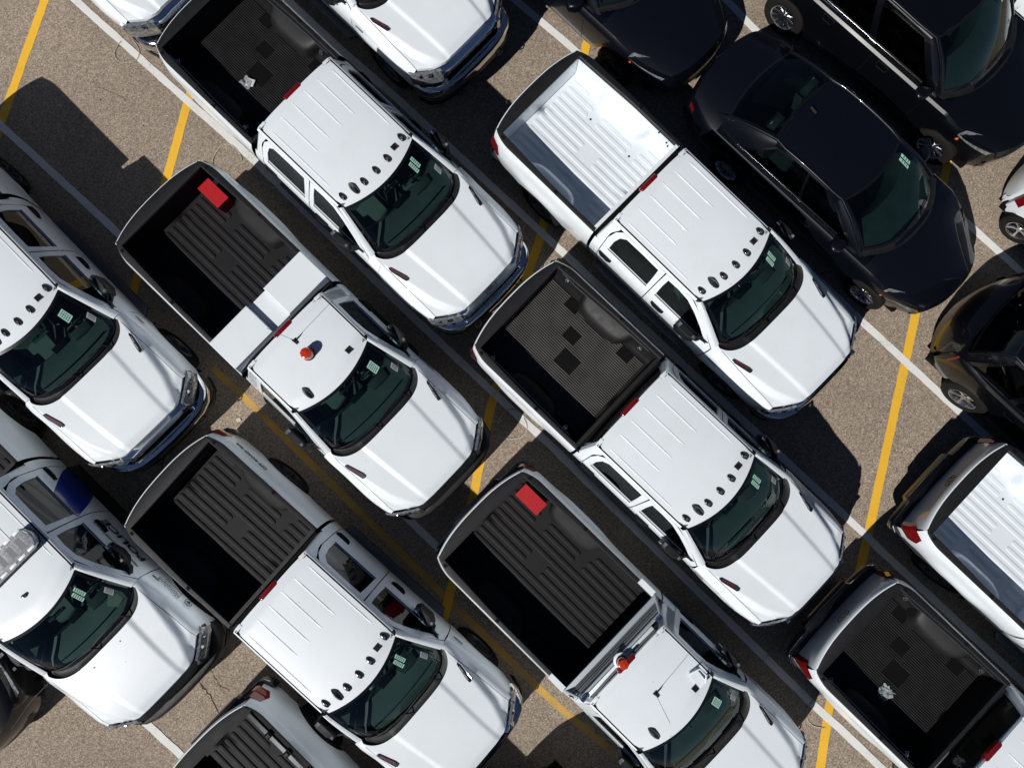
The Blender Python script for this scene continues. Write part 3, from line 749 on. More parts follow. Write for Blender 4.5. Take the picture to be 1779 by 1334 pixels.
    for s in (1, -1):
        def fend(s=s):
            b = MB(); rows = []; x0, x1 = 4.575 + FX, 5.86 + XF
            for x in frange(x0, x1, 0.05):
                yin = 0.885 if x > 4.70 + FX else lerp(0.845, 0.885, (x - x0) / (4.70 + FX - x0))
                ye = side_y(x, 1.16) - 0.012
                if x > 5.80 + XF: pass
                r = [(x, s * yin, ztop(x, yin) - 0.02), (x, s * yin, ztop(x, yin))]
                for k in range(1, 6):
                    y = lerp(yin, ye, k / 5); r.append((x, s * y, ztop(x, min(y, 0.985)) - (0.02 * max(0, (y - 0.985) / 0.03))))
                zt = r[-1][2]; zb = zbot(x)
                for k in range(1, 9):
                    z = lerp(zt, zb, k / 8); r.append((x, s * max(side_y(x, min(z, 1.16)), ye if z > 1.1 else 0), z))
                rows.append(r)
            b.grid(rows, flip=s > 0)
            # front return of the fender above the lamp
            return b
        part('fender', fend, WHITE, ('fend', s), ang=40)
        for xw in (XW0, XW1):
            def liner(s=s, xw=xw):
                b = MB(); rows = []
                for k in range(13):
                    a = math.pi * k / 12; rows.append([(xw + 0.54 * math.cos(a), s * 0.97, 0.4 + 0.54 * math.sin(a)), (xw + 0.54 * math.cos(a), s * 0.62, 0.4 + 0.54 * math.sin(a))])
                b.grid(rows); return b
            part('wheel_arch_liner', liner, DARK, ('arch', s, xw))
        # head lamp
        def lamp(s=s):
            b = MB(); rows = []
            for i in range(9):
                t = i / 8; y = lerp(0.60, 1.0, t); r = []
                xo = lerp(6.14, 5.86, t ** 1.15) + XF
                if t > 0.9: xo -= 0.03
                for z, dx in ((1.165, -0.05), (1.15, -0.01), (1.07, 0.02), (0.98, 0.035), (0.90, 0.03)): r.append((xo + dx, s * (y + (0.012 if z < 1.1 else 0)), z - 0.02 * (1 - t)))
                rows.append(r)
            b.grid(rows, flip=s < 0); return b
        hl = part('headlight', lamp, LENS, ('lamp', s))
        def bulb(s=s):
            b = MB(); b.lathe([(0.001, 0.03), (0.04, 0.025), (0.055, 0.0), (0.06, -0.03)], (6.02 + XF, s * 0.75, 1.10), 'z', 14); b.lathe([(0.001, 0.03), (0.03, 0.02), (0.04, -0.03)], (5.94 + XF, s * 0.88, 1.10), 'z', 12); return b
        part('lamp_bowl', bulb, CHROME, ('bulb', s), hl)
        def turn(s=s):
            b = MB(); b.box(5.80 + XF, 5.845 + XF, min(s * 0.955, s * 1.0), max(s * 0.955, s * 1.0), 0.99, 1.10, 0.012); return b
        part('turn_signal', turn, mat('smoked_amber', (0.10, 0.035, 0.015), 0.25), ('turn', s), hl)
    # grille, chrome surround, bumper
    GM = CHROME if front == 'chrome' else PLAST
    def surround():
        b = MB(); rows = []
        for j in range(17):
            y = lerp(-0.60, 0.60, j / 16); x = hood_f(y) + 0.004
            rows.append([(x + 0.004, y, ztop(hood_f(y), y) - 0.045), (x + 0.05, y, 1.14), (x + 0.085, y, 1.115), (x + 0.105, y, 1.08), (x + 0.09, y, 1.06), (x + 0.02, y, 1.06)])
        b.grid(rows, flip=True)
        for s in (1, -1):
            b.box(6.04 + XF, 6.19 + XF, s * 0.60 - 0.03, s * 0.60 + 0.03, 0.82, 1.12, 0.01)
        b.box(6.10 + XF, 6.22 + XF, -0.6, 0.6, 0.80, 0.86, 0.01); return b
    part('grille_surround', surround, GM, 'gs' + front)
    def gback():
        b = MB(); b.grid([[(6.10 + XF, y, z) for y in (-0.6, 0, 0.6)] for z in (0.8, 1.10)]); return b
    g = part('grille', gback, DARK, 'gb')
    def gbars():
        b = MB()
        for z in (1.0, 0.93): b.box(6.105 + XF, 6.165 + XF, -0.57, 0.57, z - 0.012, z + 0.012)
        for k in range(9):
            y = -0.52 + k * 0.13; b.box(6.12 + XF, 6.205 + XF, y - 0.034, y + 0.034, 1.03 - 0.03, 1.045)
        return b
    part('grille_bar', gbars, mat('satin_grey', (0.05, 0.052, 0.058), 0.3, metal=0.5) if front == 'chrome' else PLAST, 'gbar' + front, g)
    def fbump():
        plan = [(5.84, 0.99), (5.98, 0.965), (6.11, 0.90), (6.22, 0.78), (6.29, 0.60), (6.32, 0.35), (6.33, 0), (6.32, -0.35), (6.29, -0.60), (6.22, -0.78), (6.11, -0.90), (5.98, -0.965), (5.84, -0.99)]
        b = MB(); rows = []
        for x, y in plan:
            x += XF; n_ = 0.07
            rows.append([(x - 0.16, y * 0.93, 0.80), (x - 0.055, y * 0.97, 0.815), (x - 0.02, y * 0.985, 0.80), (x, y, 0.76), (x + 0.008, y * 1.002, 0.66), (x - 0.01, y, 0.58), (x - 0.05, y * 0.98, 0.53)])
        b.grid(rows, flip=True); return b
    part('front_bumper', fbump, GM, 'fb' + front)
    def air():
        b = MB(); plan = [(5.9, 0.99), (6.1, 0.93), (6.23, 0.78), (6.30, 0.5), (6.31, 0), (6.30, -0.5), (6.23, -0.78), (6.1, -0.93), (5.9, -0.99)]
        b.grid([[(x + XF - 0.01, y, 0.55), (x + XF - 0.02, y, 0.40), (x + XF - 0.1, y * 0.96, 0.36)] for x, y in plan]); return b
    part('air_dam', air, PLAST, 'air')
    if front == 'chrome':
        for s in (1, -1):
            def hooks(s=s):
                b = MB(); b.tube([(6.26 + XF, s * 0.42, 0.5), (6.34 + XF, s * 0.42, 0.5), (6.36 + XF, s * 0.47, 0.5), (6.34 + XF, s * 0.52, 0.5), (6.26 + XF, s * 0.52, 0.5)], 0.012, 6); return b
            part('tow_hook', hooks, PLAST, ('hooks', s))
    # cowl
    def ws_b(y): return 4.46 + FX + 0.375 * math.sqrt(max(0.0, 1 - (min(abs(y), 0.82) / 0.835) ** 3.6))
    def ws_t(y): return roof_front(y) + 0.004
    def cowl():
        b = MB(); ys = [0.872 * math.sin(lerp(-1, 1, j / 60) * math.pi / 2) for j in range(61)]; rows = [[], [], [], []]
        for y in ys:
            xa = ws_b(min(abs(y), 0.82)) - 0.05; xb = hood_r(y) + 0.003
            za = 1.405; zb = ztop(hood_r(y), y)
            for k, (t, dz) in enumerate(((0, -0.01), (0.35, -0.035), (0.8, -0.03), (1, -0.018))): rows[k].append((lerp(xa, xb, t), y, lerp(za, zb, t) + dz))
        b.grid(rows, flip=True); return b
    part('cowl', cowl, PLAST, 'cowl')
    # windshield
    def ws(u_, v_):
        """u: -1..1 across, v: 0 bottom .. 1 top"""
        hb, ht = 0.80, 0.685; y = u_ * lerp(hb, ht, v_)
        # rounded lower corners
        xb = ws_b(u_ * hb); xt = ws_t(u_ * ht); zb = 1.415 - 0.012 * u_ * u_; zt = 1.868 - 0.012 * u_ * u_
        return Vector((lerp(xb, xt, v_) + 0.03 * math.sin(math.pi * v_), y, lerp(zb, zt, v_) + 0.035 * math.sin(math.pi * v_)))
    def wsm():
        b = MB(); b.grid([[ws(lerp(-1, 1, j / 24), lerp(0.0, 1.0, i / 10)) for j in range(25)] for i in range(11)]); return b
    wso = part('windshield', wsm, GLASS, 'ws')
    def frit():
        b = MB(); e = 0.002
        def P(u_, v_): q = ws(u_, v_); return (q[0] + 0.0015, q[1], q[2] + e)
        N = 24
        b.grid([[P(lerp(-1, 1, j / N), v_) for j in range(N + 1)] for v_ in (0.0, 0.06)]); b.grid([[P(lerp(-1, 1, j / N), v_) for j in range(N + 1)] for v_ in (0.955, 1.0)])
        for s in (1, -1):
            b.grid([[P(s, v_), P(s * 0.95, v_)] for v_ in [k / 10 for k in range(11)]])
            # round the lower corners with black
            for k in range(6):
                a0, a1 = k * math.pi / 12, (k + 1) * math.pi / 12; cu, cv, ru, rv = 0.80, 0.30, 0.17, 0.26
                q = lambda a: (s * (cu + ru * math.cos(a)), cv - rv * math.sin(a))
                b.face([P(*q(a0)), P(*q(a1)), P(s * 0.99, 0.01)])
        return b
    part('windshield_border', frit, mat('black_frit', (0.004, 0.004, 0.004), 0.25, coat=0.6), 'frit', wso)
    for y0, y1 in ((0.55, -0.12), (-0.05, -0.70)):
        def wiper(y0=y0, y1=y1):
            b = MB(); pts = [ws(lerp(y0, y1, t) / 0.78, 0.045 + 0.03 * math.sin(math.pi * t)) + Vector((0.0, 0, 0.022)) for t in [k / 8 for k in range(9)]]
            b.tube([tuple(p) for p in pts], 0.009, 6); p0 = pts[2]; b.tube([(p0[0] + 0.11, y0 - 0.02, 1.40), tuple(pts[1] + Vector((0.02, 0, 0.01))), tuple(pts[4] + Vector((0, 0, 0.012)))], 0.01, 6); return b
        part('wiper', wiper, PLAST, ('wip', y0))
    # stickers
    if stickers:
        def stk(u0, v0, du, dv):
            b = MB(); b.grid([[ws(u0 + du * i / 2, v0 + dv * j / 2) + Vector((-0.004, 0, 0.005)) for i in range(3)] for j in range(3)]); return b
        if stickers == 2:
            specs = [(0.66, 0.70, 0.075, 0.19, STICK), (0.56, 0.68, 0.075, 0.19, STICK)]
        else: specs = [(0.60, 0.64, 0.15, 0.19, STICK)]
        specs.append((0.86, 0.30, 0.085, 0.16, STICKW))
        for q, (a, b_, c_, d_, m_) in enumerate(specs):
            so_ = part('inspection_sticker', lambda a=a, b_=b_, c_=c_, d_=d_: stk(a, b_, c_, d_), m_, ('stk', stickers, q), wso)
            def prn(a=a, b_=b_, c_=c_, d_=d_, q=q):
                b = MB(); rnd = random.Random(q)
                if m_ is STICKW:
                    b.grid([[ws(a + c_ * t, b_ + d_ * v) + Vector((-0.004, 0, 0.008)) for t in (0.15, 0.85)] for v in (0.15, 0.85)]); return b
                for k in range(5):
                    v = b_ + d_ * (0.12 + 0.17 * k); u0 = a + c_ * 0.12
                    while u0 < a + c_ * 0.85:
                        w_ = c_ * rnd.uniform(0.1, 0.3); b.grid([[ws(u0, v_) + Vector((-0.004, 0, 0.008)), ws(min(u0 + w_, a + c_ * .88), v_) + Vector((-0.004, 0, 0.008))] for v_ in (v, v + d_ * 0.08)]); u0 += w_ + c_ * 0.08
                return b
            part('sticker_print', prn, INK if m_ is STICK else mat('grey_print', (0.32, 0.32, 0.34), 0.6), ('prn', stickers, q), so_)
    # ---- interior -----------------------------------------------------------
    def dash():
        b = MB(); rows = []
        for x, z in ((4.80, 1.36), (4.60, 1.39), (4.42, 1.368), (4.34, 1.36), (4.28, 1.27), (4.26, 1.1), (4.3, 0.8)):
            rows.append([(x + FX - 0.16 * (abs(y) / 0.8) ** 2.5, y, z + (0.02 * math.exp(-((y - 0.38) / 0.2) ** 2) if 4.3 < x < 4.55 else 0)) for y in [lerp(-0.83, 0.83, j / 20) for j in range(21)]])
        b.grid(rows); return b
    da = part('dashboard', dash, DASH, 'dash')
    def vents():
        b = MB()
        b.tube([(4.66 + FX - 0.02 * abs(y) * 5 * abs(y), y, 1.397) for y in [lerp(-0.6, 0.6, k / 10) for k in range(11)]], 0.010, 5); return b
    part('instrument_hood', lambda: (lambda b: (b.prism([(4.30 + FX, 0.20), (4.44 + FX, 0.22), (4.46 + FX, 0.38), (4.44 + FX, 0.54), (4.30 + FX, 0.56)], 1.36, 1.425, 0.03), b)[1])(MB()), SEATD, 'ih', da)
    part('centre_screen', lambda: (lambda b: (b.prism([(4.27 + FX, -0.14), (4.36 + FX, -0.13), (4.36 + FX, 0.13), (4.27 + FX, 0.14)], 1.30, 1.405, 0.015), b)[1])(MB()), DARK, 'cs', da)
    part('dash_vent', vents, DARK, 'vent', da)
    def wheel_s():
        b = MB(); c = Vector((4.16 + FX, 0.38, 1.27)); R_ = 0.18
        b.tube([(c[0] + 0.42 * R_ * math.sin(a), c[1] + R_ * math.cos(a), c[2] + 0.9 * R_ * math.sin(a)) for a in [k * math.pi / 10 for k in range(21)]], 0.016, 7, cap=False)
        b.lathe([(0.001, 0.02), (0.06, 0.01), (0.07, -0.03)], tuple(c), 'z', 14)
        b.tube([(c[0], c[1] - R_, c[2]), tuple(c), (c[0], c[1] + R_, c[2])], 0.014, 6); b.tube([tuple(c), (c[0] + 0.12, c[1], c[2] - 0.05)], 0.03, 6); return b
    part('steering_wheel', wheel_s, DASH, 'sw')
    def seat_mb(x, y, wdt):
        b = MB(); b.prism([(x, y - wdt), (x + 0.5, y - wdt * 0.95), (x + 0.54, y), (x + 0.5, y + wdt * 0.95), (x, y + wdt)], 0.72, 1.0, 0.05)
        rows = []
        for i in range(9):
            t = i / 8; z = 0.95 + 0.62 * t; xx = x + 0.10 - 0.24 * t; ww = wdt * (1 - 0.25 * t ** 3); th = 0.10 * (1 - 0.5 * t)
            rows.append([(xx - th, y - ww * 0.9, z), (xx + th * 0.6, y - ww, z), (xx + th * 0.9, y - ww * 0.6, z), (xx + th * 0.6, y, z), (xx + th * 0.9, y + ww * 0.6, z), (xx + th * 0.6, y + ww, z), (xx - th, y + ww * 0.9, z)])
        b.grid(rows, closed=True); b.grid([rows[-1][:4], [rows[-1][6], rows[-1][5], rows[-1][4], rows[-1][3]]]);
        b.prism([(x - 0.19, y - 0.13), (x - 0.07, y - 0.14), (x - 0.07, y + 0.14), (x - 0.19, y + 0.13)], 1.60, 1.76, 0.03); return b
    fs = 3.62 + FX
    for y in (0.40, -0.40): part('seat', lambda y=y: seat_mb(fs, y, 0.25), SEAT, ('seat', y))
    part('centre_console', lambda: (lambda b: (b.box(fs - 0.05, fs + 0.68, -0.12, 0.12, 0.7, 1.08, 0.03), b)[1])(MB()), SEATD, 'cons')
    if crew:
        part('rear_bench', lambda: (lambda b: (b.prism([(2.45, -0.68), (3.0, -0.68), (3.0, 0.68), (2.45, 0.68)], 0.72, 1.0, 0.05), b.box(2.36, 2.52, -0.68, 0.68, 0.9, 1.5, 0.05), b)[2])(MB()), SEATD, 'bench')
    def rvm():
        b = MB(); b.box(4.16 + FX, 4.20 + FX, -0.13, 0.13, 1.66, 1.74, 0.012); b.tube([(4.18 + FX, 0, 1.72), (4.24 + FX, 0, 1.80)], 0.012, 6); return b
    part('cabin_mirror', rvm, CHROME, 'rvm')
    def headl():
        b = MB(); b.grid([[(x, y, 1.85) for y in (-0.68, 0, 0.68)] for x in (RX0 + 0.03, 3.93 + FX)]); return b
    part('headliner', headl, SEAT, 'headliner')
    # ---- mirrors ------------------------------------------------------------
    for s in (1, -1):
        def mir(s=s):
            b = MB()
            if mirrors == 'tow':
                pl = [(3.93, 1.06), (3.98, 1.115), (4.20, 1.115), (4.29, 1.06), (4.28, 1.01), (4.12, 0.985), (3.95, 1.0)]
                b.prism([(x + FX, s * y) for x, y in pl], 1.27, 1.52, 0.035)
                b.tube([(4.33 + FX, s * 0.945, 1.34), (4.31 + FX, s * 1.0, 1.36), (4.22 + FX, s * 1.04, 1.38)], 0.04, 8)
                b.tube([(4.36 + FX, s * 0.93, 1.42), (4.24 + FX, s * 1.05, 1.45)], 0.022, 6)
                b.prism([(4.26 + FX, s * 0.93), (4.48 + FX, s * 0.935), (4.42 + FX, s * 0.96), (4.28 + FX, s * 0.98)], 1.355, 1.43, 0.02)
            else:
                pl = [(3.93, 0.97), (3.97, 1.05), (4.10, 1.085), (4.24, 1.07), (4.31, 1.0), (4.28, 0.95)]
                b.prism([(x + FX, s * y) for x, y in pl], 1.28, 1.45, 0.04); b.prism([(4.28 + FX, s * 0.92), (4.46 + FX, s * 0.935), (4.38 + FX, s * 1.02), (4.28 + FX, s * 1.02)], 1.33, 1.42, 0.02)
            return b
        m_ = part('side_mirror', mir, PLAST, ('mir', mirrors, s), ang=30)
        def mg(s=s):
            b = MB(); b.grid([[(3.948 + FX + 0.01, s * 1.015, z), (3.935 + FX, s * 1.085, z)] for z in (1.30, 1.48)]); return b
        part('mirror_glass', mg, CHROME, ('mg', s), m_)
        def ms(s=s):
            b = MB(); b.box(4.23 + FX, 4.27 + FX, min(s * 1.035, s * 1.075), max(s * 1.035, s * 1.075), 1.515, 1.523); b.box(3.95 + FX, 4.0 + FX, min(s * 1.02, s * 1.09), max(s * 1.02, s * 1.09), 1.515, 1.524); return b
        part('mirror_marker', ms, LENS, ('ms', s), m_)
    # ---- small roof and body items -----------------------------------------
    def marker(x, y, l, wd_, h, kk):
        def f():
            b = MB(); n = 6; o = [(x + l * 0.56 * math.cos(a) - l * 0.02, y + wd_ * 0.5 * math.sin(a) * (1.0 if math.cos(a) > 0 else 1 - 0.35 * math.cos(a) ** 2)) for a in [q * math.pi / 10 for q in range(20)]]
            z = roof_z(x, y); b.prism(o, z - 0.01, z + h, h * 0.55); return b
        return f
    if lamps:
        for y, x in ((0.595, 3.84), (0.235, 3.915), (0.0, 3.925), (-0.235, 3.915), (-0.595, 3.84)):
            c_ = part('clearance_lamp', marker(x + FX, y, 0.125, 0.072, 0.028, 0), SMOKE, ('cl', y), roof)
            part('lamp_lens', lambda x=x, y=y: (lambda b: (b.box(x + FX - 0.005, x + FX + 0.035, y - 0.017, y + 0.017, roof_z(x, y) + 0.015, roof_z(x, y) + 0.031, 0.006), b)[1])(MB()), MARKL, ('cll', y), c_)
    if lamps or not crew:
        sx = 3.875 if crew else 3.875
        part('roof_sensor', lambda: (lambda b: (b.prism([(sx + FX - 0.045, 0.38), (sx + FX + 0.04, 0.385), (sx + FX + 0.04, 0.465), (sx + FX - 0.045, 0.47)], roof_z(sx + FX, .42) - 0.01, roof_z(sx + FX, .42) + 0.02, 0.012), b)[1])(MB()), SMOKE, 'sens', roof)
        def fin():
            b = MB(); xc_, yc_ = 3.875 + FX, -0.40; z = roof_z(xc_, yc_) - 0.012; rows = []
            for q, h_ in ((1.0, 0.0), (0.97, 0.02), (0.75, 0.042), (0.42, 0.064), (0.08, 0.078)):
                rows.append([(xc_ - (1 - q) * 0.03 + q * 0.108 * math.cos(a), yc_ + q ** 1.6 * 0.047 * math.sin(a) * (1.0 if math.cos(a) > 0 else 1 - 0.3 * math.cos(a) ** 2), z + h_) for a in [k * math.pi / 9 for k in range(18)]])
            b.grid(rows, closed=True); b.face(rows[-1]); return b
        part('antenna_fin', fin, SMOKE, 'fin', roof)
    if mast:
        def ms_():
            b = MB(); c = (3.09 + (0.29 if mast == 2 else 0), 0.0, 1.893)
            b.prism([(c[0] - 0.03, -0.03), (c[0] + 0.06, -0.018), (c[0] + 0.06, 0.018), (c[0] - 0.03, 0.03)], c[2], c[2] + 0.02, 0.008)
            b.tube([c, (c[0], 0, c[2] + 0.10), (c[0] - 0.01, 0, c[2] + 0.16)], [0.017, 0.011, 0.004], 8)
            b.tube([(c[0] - 0.01, 0, c[2] + 0.15), (c[0] - 0.05, 0, c[2] + 1.02)], 0.0028, 5); return b
        part('antenna_mast', ms_, PLAST, ('mast', mast), roof)
    if badge:
        for s in (1, -1):
            def bd(s=s):
                b = MB(); o = [(4.90, 0.862), (4.915, 0.835), (5.16, 0.765), (5.225, 0.762), (5.23, 0.79), (5.215, 0.815), (4.96, 0.868)]
                b.grid([[(x + FX, s * y, ztop(x + FX, y) + 0.001) for x, y in o], [(x + FX, s * y, ztop(x + FX, y) + 0.012) for x, y in o]], closed=True)
                b.face([(x + FX, s * y, ztop(x + FX, y) + 0.012) for x, y in o]); return b
            bo = part('hood_badge', bd, PLAST, ('bdg', s), hood)
            def bt(s=s):
                def fn(u_, v_):
                    x = 4.955 + 0.225 * (u_ if s < 0 else 1 - u_); yb = 0.850 - (x - 4.955) * 0.29
                    y = yb - 0.028 + (0.026 * (1 - v_)); return (x + FX, s * y, ztop(x + FX, y) + 0.0145)
                return text_mb('HEAVY DUTY', fn, True)
            part('badge_lettering', bt, LETW if s > 0 else LETR, ('bt', s), bo)
            def bf_(s=s):
                b = MB(); o = [(4.90, 0.862), (4.915, 0.835), (5.16, 0.765), (5.225, 0.762), (5.23, 0.79), (5.215, 0.815), (4.96, 0.868)]
                b.tube([(x + FX, s * y, ztop(x + FX, y) + 0.012) for x, y in o + o[:1]], 0.0045, 5); return b
            part('badge_rim', bf_, CHROME, ('bfr', s), bo)
            def b25(s=s):
                x0 = 4.66 + FX
                def fn(u_, v_): x = x0 + 0.17 * (u_ if s < 0 else 1 - u_); z = 1.13 + 0.035 * v_; return (x, s * (side_y(x, z) + 0.012), z)
                return text_mb('2500', fn, True)
            part('fender_badge', b25, PLAST, ('b25', s))
    for s in (1, -1):
        def rb(s=s):
            b = MB(); b.prism([(XC + 0.15, s * 0.94), (XC + 0.22, s * 1.07), (4.35 + FX, s * 1.07), (4.45 + FX, s * 0.94)], 0.44, 0.50, 0.02); return b
        part('running_board', rb, PLAST if front == 'black' else mat('step_alu', (0.10, 0.105, 0.11), 0.35, metal=0.8), ('rbd', s, front == 'black'))
    for x, kx in ((XW0, 0), (XW1, 1)):
        for s in (1, -1): wheel(rt, x - CX, s * 0.865, 0.425, 0.425, 0.27, s, STEELRIM, 'truck', 8)
    rt['__geo'] = 0; del rt['__geo']
    return dict(root=rt, T=T, part=part, side_y=side_y, gy=gy, ztop=ztop, roof_z=roof_z, ws=ws, XB=XB, RX0=RX0, FX=FX, hood=hood, roof=roof, wso=wso, rail_in=rail_in)

WP = 'white pickup trucks parked in rows'
tA = pickup((-4.77, -6.328, 0.765), 'white crew cab pickup with packaging on its black ribbed bed mat and a chrome grille', bed='mat')
tB = pickup((-5.276, -3.31, 0.763), 'white two-door pickup with orange roof beacon and white toolbox across its black bed', crew=False, bed='liner', front='black', lamps=False, mast=1, stickers=1, badge=True)
tC = pickup((-5.034, 0.804, 0.721), 'white crew cab pickup with empty black bed liner, right beside the police pickup', bed='liner')
tD = pickup((0.369, -5.016, 0.782), 'white crew cab pickup with bare white bed, parked beside the dark sedan', bed='white')
tE = pickup((0.041, -1.792, 0.762), 'white crew cab pickup with ribbed black bed mat in the middle of the lot', bed='mat', matlook='bright')
tF = pickup((-0.465, 1.286, 0.773), 'white two-door pickup with mesh rack and beacon behind its cab', crew=False, bed='liner', lamps=False, mast=2, stickers=1)
tG = pickup((-9.75, -4.27, 0.788), 'white crew cab pickup cut by the left edge, just above the police pickup', bed='liner', stickers=1, dfx=0.06)
tH = pickup((-9.37, -0.264, 0.769), 'white police pickup with blue door stripe, roof light bar and POLICE lettering', bed='liner', front='black', lamps=False, mirrors='small', decals='police', hdlen=-0.13, badge=False, name='police_pickup_truck', third=True)
tI = pickup((-5.086, -10.158, 0.766), 'white pickup cut by the top edge left of centre, only hood and chrome grille showing', bed='liner', stickers=0)
tJ = pickup((-9.55, -10.95, 0.769), 'white pickup near the top left corner, only its right headlight and chrome bumper showing', bed='liner', stickers=0)
tP = pickup((6.588, 0.901, 0.767), 'white pickup cut by the right edge, bare white bed and black rear bumper', bed='white', nose=1)
tQ = pickup((4.938, 2.878, 0.770), 'white pickup at the lower right with crumpled clear plastic in its black ribbed bed', bed='mat', nose=1)
tR = pickup((-4.42, 4.60, 0.768), 'white pickup at the bottom edge with black bed liner and cleated cargo rails', bed='liner', rails=True, stickers=0)

# ================================================================ things on and in the trucks
def tpart(t, nm, b, m, parent=None, lab=None, ang=35): return mk(nm, None, b, m, parent or t['root'], (CX, 0, 0), lab, ang)
def beacon(t, x, y, z, r, h):
    b = MB(); b.lathe([(r * 1.05, 0), (r * 1.08, 0.012), (r * 0.95, 0.03), (r * 0.9, 0.03)], (x, y, z), 'z', 28)
    base = tpart(t, 'beacon', b, PLAST)
    b = MB(); b.lathe([(r * 0.92, 0.025), (r * 0.98, 0.05), (r * 0.93, h * 0.8), (r * 0.82, h * 0.95), (r * 0.6, h), (0.001, h + 0.004)], (x, y, z), 'z', 28)
    tpart(t, 'beacon_dome', b, ORANGE, base)
    b = MB(); b.lathe([(r * 0.4, 0.03), (r * 0.45, h * 0.5), (0.001, h * 0.55)], (x, y, z), 'z', 12)
    for k in range(8):
        a = k * math.pi / 4; b.tube([(x + math.cos(a) * r * 0.3, y + math.sin(a) * r * 0.3, z + h + 0.004), (x + math.cos(a) * r * 0.85, y + math.sin(a) * r * 0.85, z + h * 0.96)], 0.0035, 4)
    tpart(t, 'beacon_reflector', b, mat('beacon_dark', (0.25, 0.02, 0.01), 0.3), base)
beacon(tB, 3.36, 0.0, 1.895, 0.088, 0.17)

# white toolbox across the bed of B, lower middle section
bt = root('toolbox', tB['T'], 'white cross-bed toolbox with a lower middle section behind the cab', 'toolbox', cx=CX)
def tbx(y0, y1, z0, z1, x0=2.09, x1=2.635): b = MB(); b.box(x0, x1, y0, y1, z0, z1, 0.012); return b
mk('toolbox_body', None, tbx(-0.90, 0.90, 0.975, 1.40, 2.12, 2.62), WHITE, bt, (CX, 0, 0), ang=8)
mk('toolbox_lid', None, tbx(0.175, 0.945, 1.455, 1.52), WHITE, bt, (CX, 0, 0), ang=8); mk('toolbox_lid', None, tbx(-0.945, -0.175, 1.455, 1.52), WHITE, bt, (CX, 0, 0), ang=8)
mk('toolbox_middle', None, tbx(-0.18, 0.18, 1.38, 1.425), WHITE, bt, (CX, 0, 0), ang=8)
b = MB(); b.tube([(2.675, -0.93, 1.495), (2.675, 0.93, 1.495)], 0.035, 12); mk('toolbox_rail', None, b, ALU, bt, (CX, 0, 0))
def redbox(t, lab, z=0.95):
    r_ = root('red_box', t['T'], lab, 'box', 'red boxes at the tail of the truck beds', cx=CX)
    b = MB(); b.box(0.19, 0.62, 0.545, 0.765, ZF_, ZF_ + 0.27, 0.008); mk('box_body', None, b, REDB, r_, (CX, 0, 0), ang=8)
    b = MB(); b.box(0.185, 0.625, 0.54, 0.77, ZF_ + 0.265, ZF_ + 0.29, 0.006); mk('box_lid', None, b, REDB, r_, (CX, 0, 0), ang=8)
    b = MB()
    for x in (0.28, 0.53): b.box(x - 0.02, x + 0.02, 0.532, 0.545, ZF_ + 0.22, ZF_ + 0.28)
    mk('box_latch', None, b, PLAST, r_, (CX, 0, 0)); return r_
ZF_ = 0.965
redbox(tB, 'red box in the bed of the pickup with the white toolbox'); redbox(tF, 'red box in the bed of the pickup with the mesh headache rack')

# headache rack on F
XBF = tF['XB']
b = MB()
for y0, y1 in ((-0.93, 0.93),):
    b.tube([(XBF - 0.13, y0, 1.47), (XBF - 0.10, y0 * 0.98, 1.50), (XBF + 0.03, y0 * 0.86, 1.70), (XBF + 0.03, y1 * 0.86, 1.70), (XBF - 0.10, y1 * 0.98, 1.50), (XBF - 0.13, y1, 1.47)], 0.022, 8)
b.box(XBF - 0.14, XBF - 0.05, -0.94, 0.94, 1.455, 1.50, 0.006)
b.tube([(XBF + 0.0, -0.82, 1.62), (XBF + 0.0, 0.82, 1.62)], 0.012, 6)
rk = tpart(tF, 'headache_rack', b, mat('steel_blue_paint', (0.36, 0.40, 0.44), 0.4, coat=0.3))
for y in (-0.93, 0.93):
    b = MB(); b.box(XBF - 0.42, XBF - 0.13, y - 0.045, y + 0.045, 1.447, 1.462, 0.003); tpart(tF, 'rack_bracket', b, WHITE, rk)
b = MB()                                                        # perforated mesh: crossed strands
for k in range(75):
    y = lerp(-0.88, 0.88, k / 74)
    for sg in (1, -1):
        ye = y + sg * 0.09
        if abs(ye) < 0.90:
            p0 = (XBF - 0.07, y, 1.50); p1 = (XBF + 0.02, ye * 0.93, 1.69); w_ = 0.0035
            b.face([(p0[0], p0[1] - w_, p0[2]), (p0[0], p0[1] + w_, p0[2]), (p1[0], p1[1] + w_, p1[2]), (p1[0], p1[1] - w_, p1[2])])
for k in range(5):
    t = (k + 0.5) / 5; x = lerp(XBF - 0.07, XBF + 0.02, t); z = lerp(1.5, 1.69, t) + 0.002; b.box(x - 0.003, x + 0.003, -0.88, 0.88, z, z + 0.003)
tpart(tF, 'rack_mesh', b, mat('mesh_grey', (0.20, 0.22, 0.24), 0.4, metal=0.4), rk)
b = MB(); b.box(XBF + 0.055, XBF + 0.105, -0.72, 0.60, 1.70, 1.725, 0.006); b.prism([(XBF + 0.08 + 0.115 * math.cos(k * math.pi / 12), -0.03 + 0.115 * math.sin(k * math.pi / 12)) for k in range(24)], 1.722, 1.735, 0.004)
tpart(tF, 'light_plate', b, WHITE, rk)
beacon(tF, XBF + 0.09, -0.03, 1.735, 0.082, 0.15)
for s in (1, -1):
    b = MB(); b.lathe([(0.001, -0.06), (0.035, -0.055), (0.045, 0.0), (0.04, 0.05), (0.001, 0.055)], (XBF + 0.06, s * 0.75, 1.72), 'y', 14)
    wl = tpart(tF, 'work_lamp', b, CHROME, rk)
    b = MB(); b.lathe([(0.001, 0.062 * s), (0.046, 0.056 * s)], (XBF + 0.06, s * 0.75, 1.72), 'y', 14); tpart(tF, 'lamp_face', b, REDL, wl)
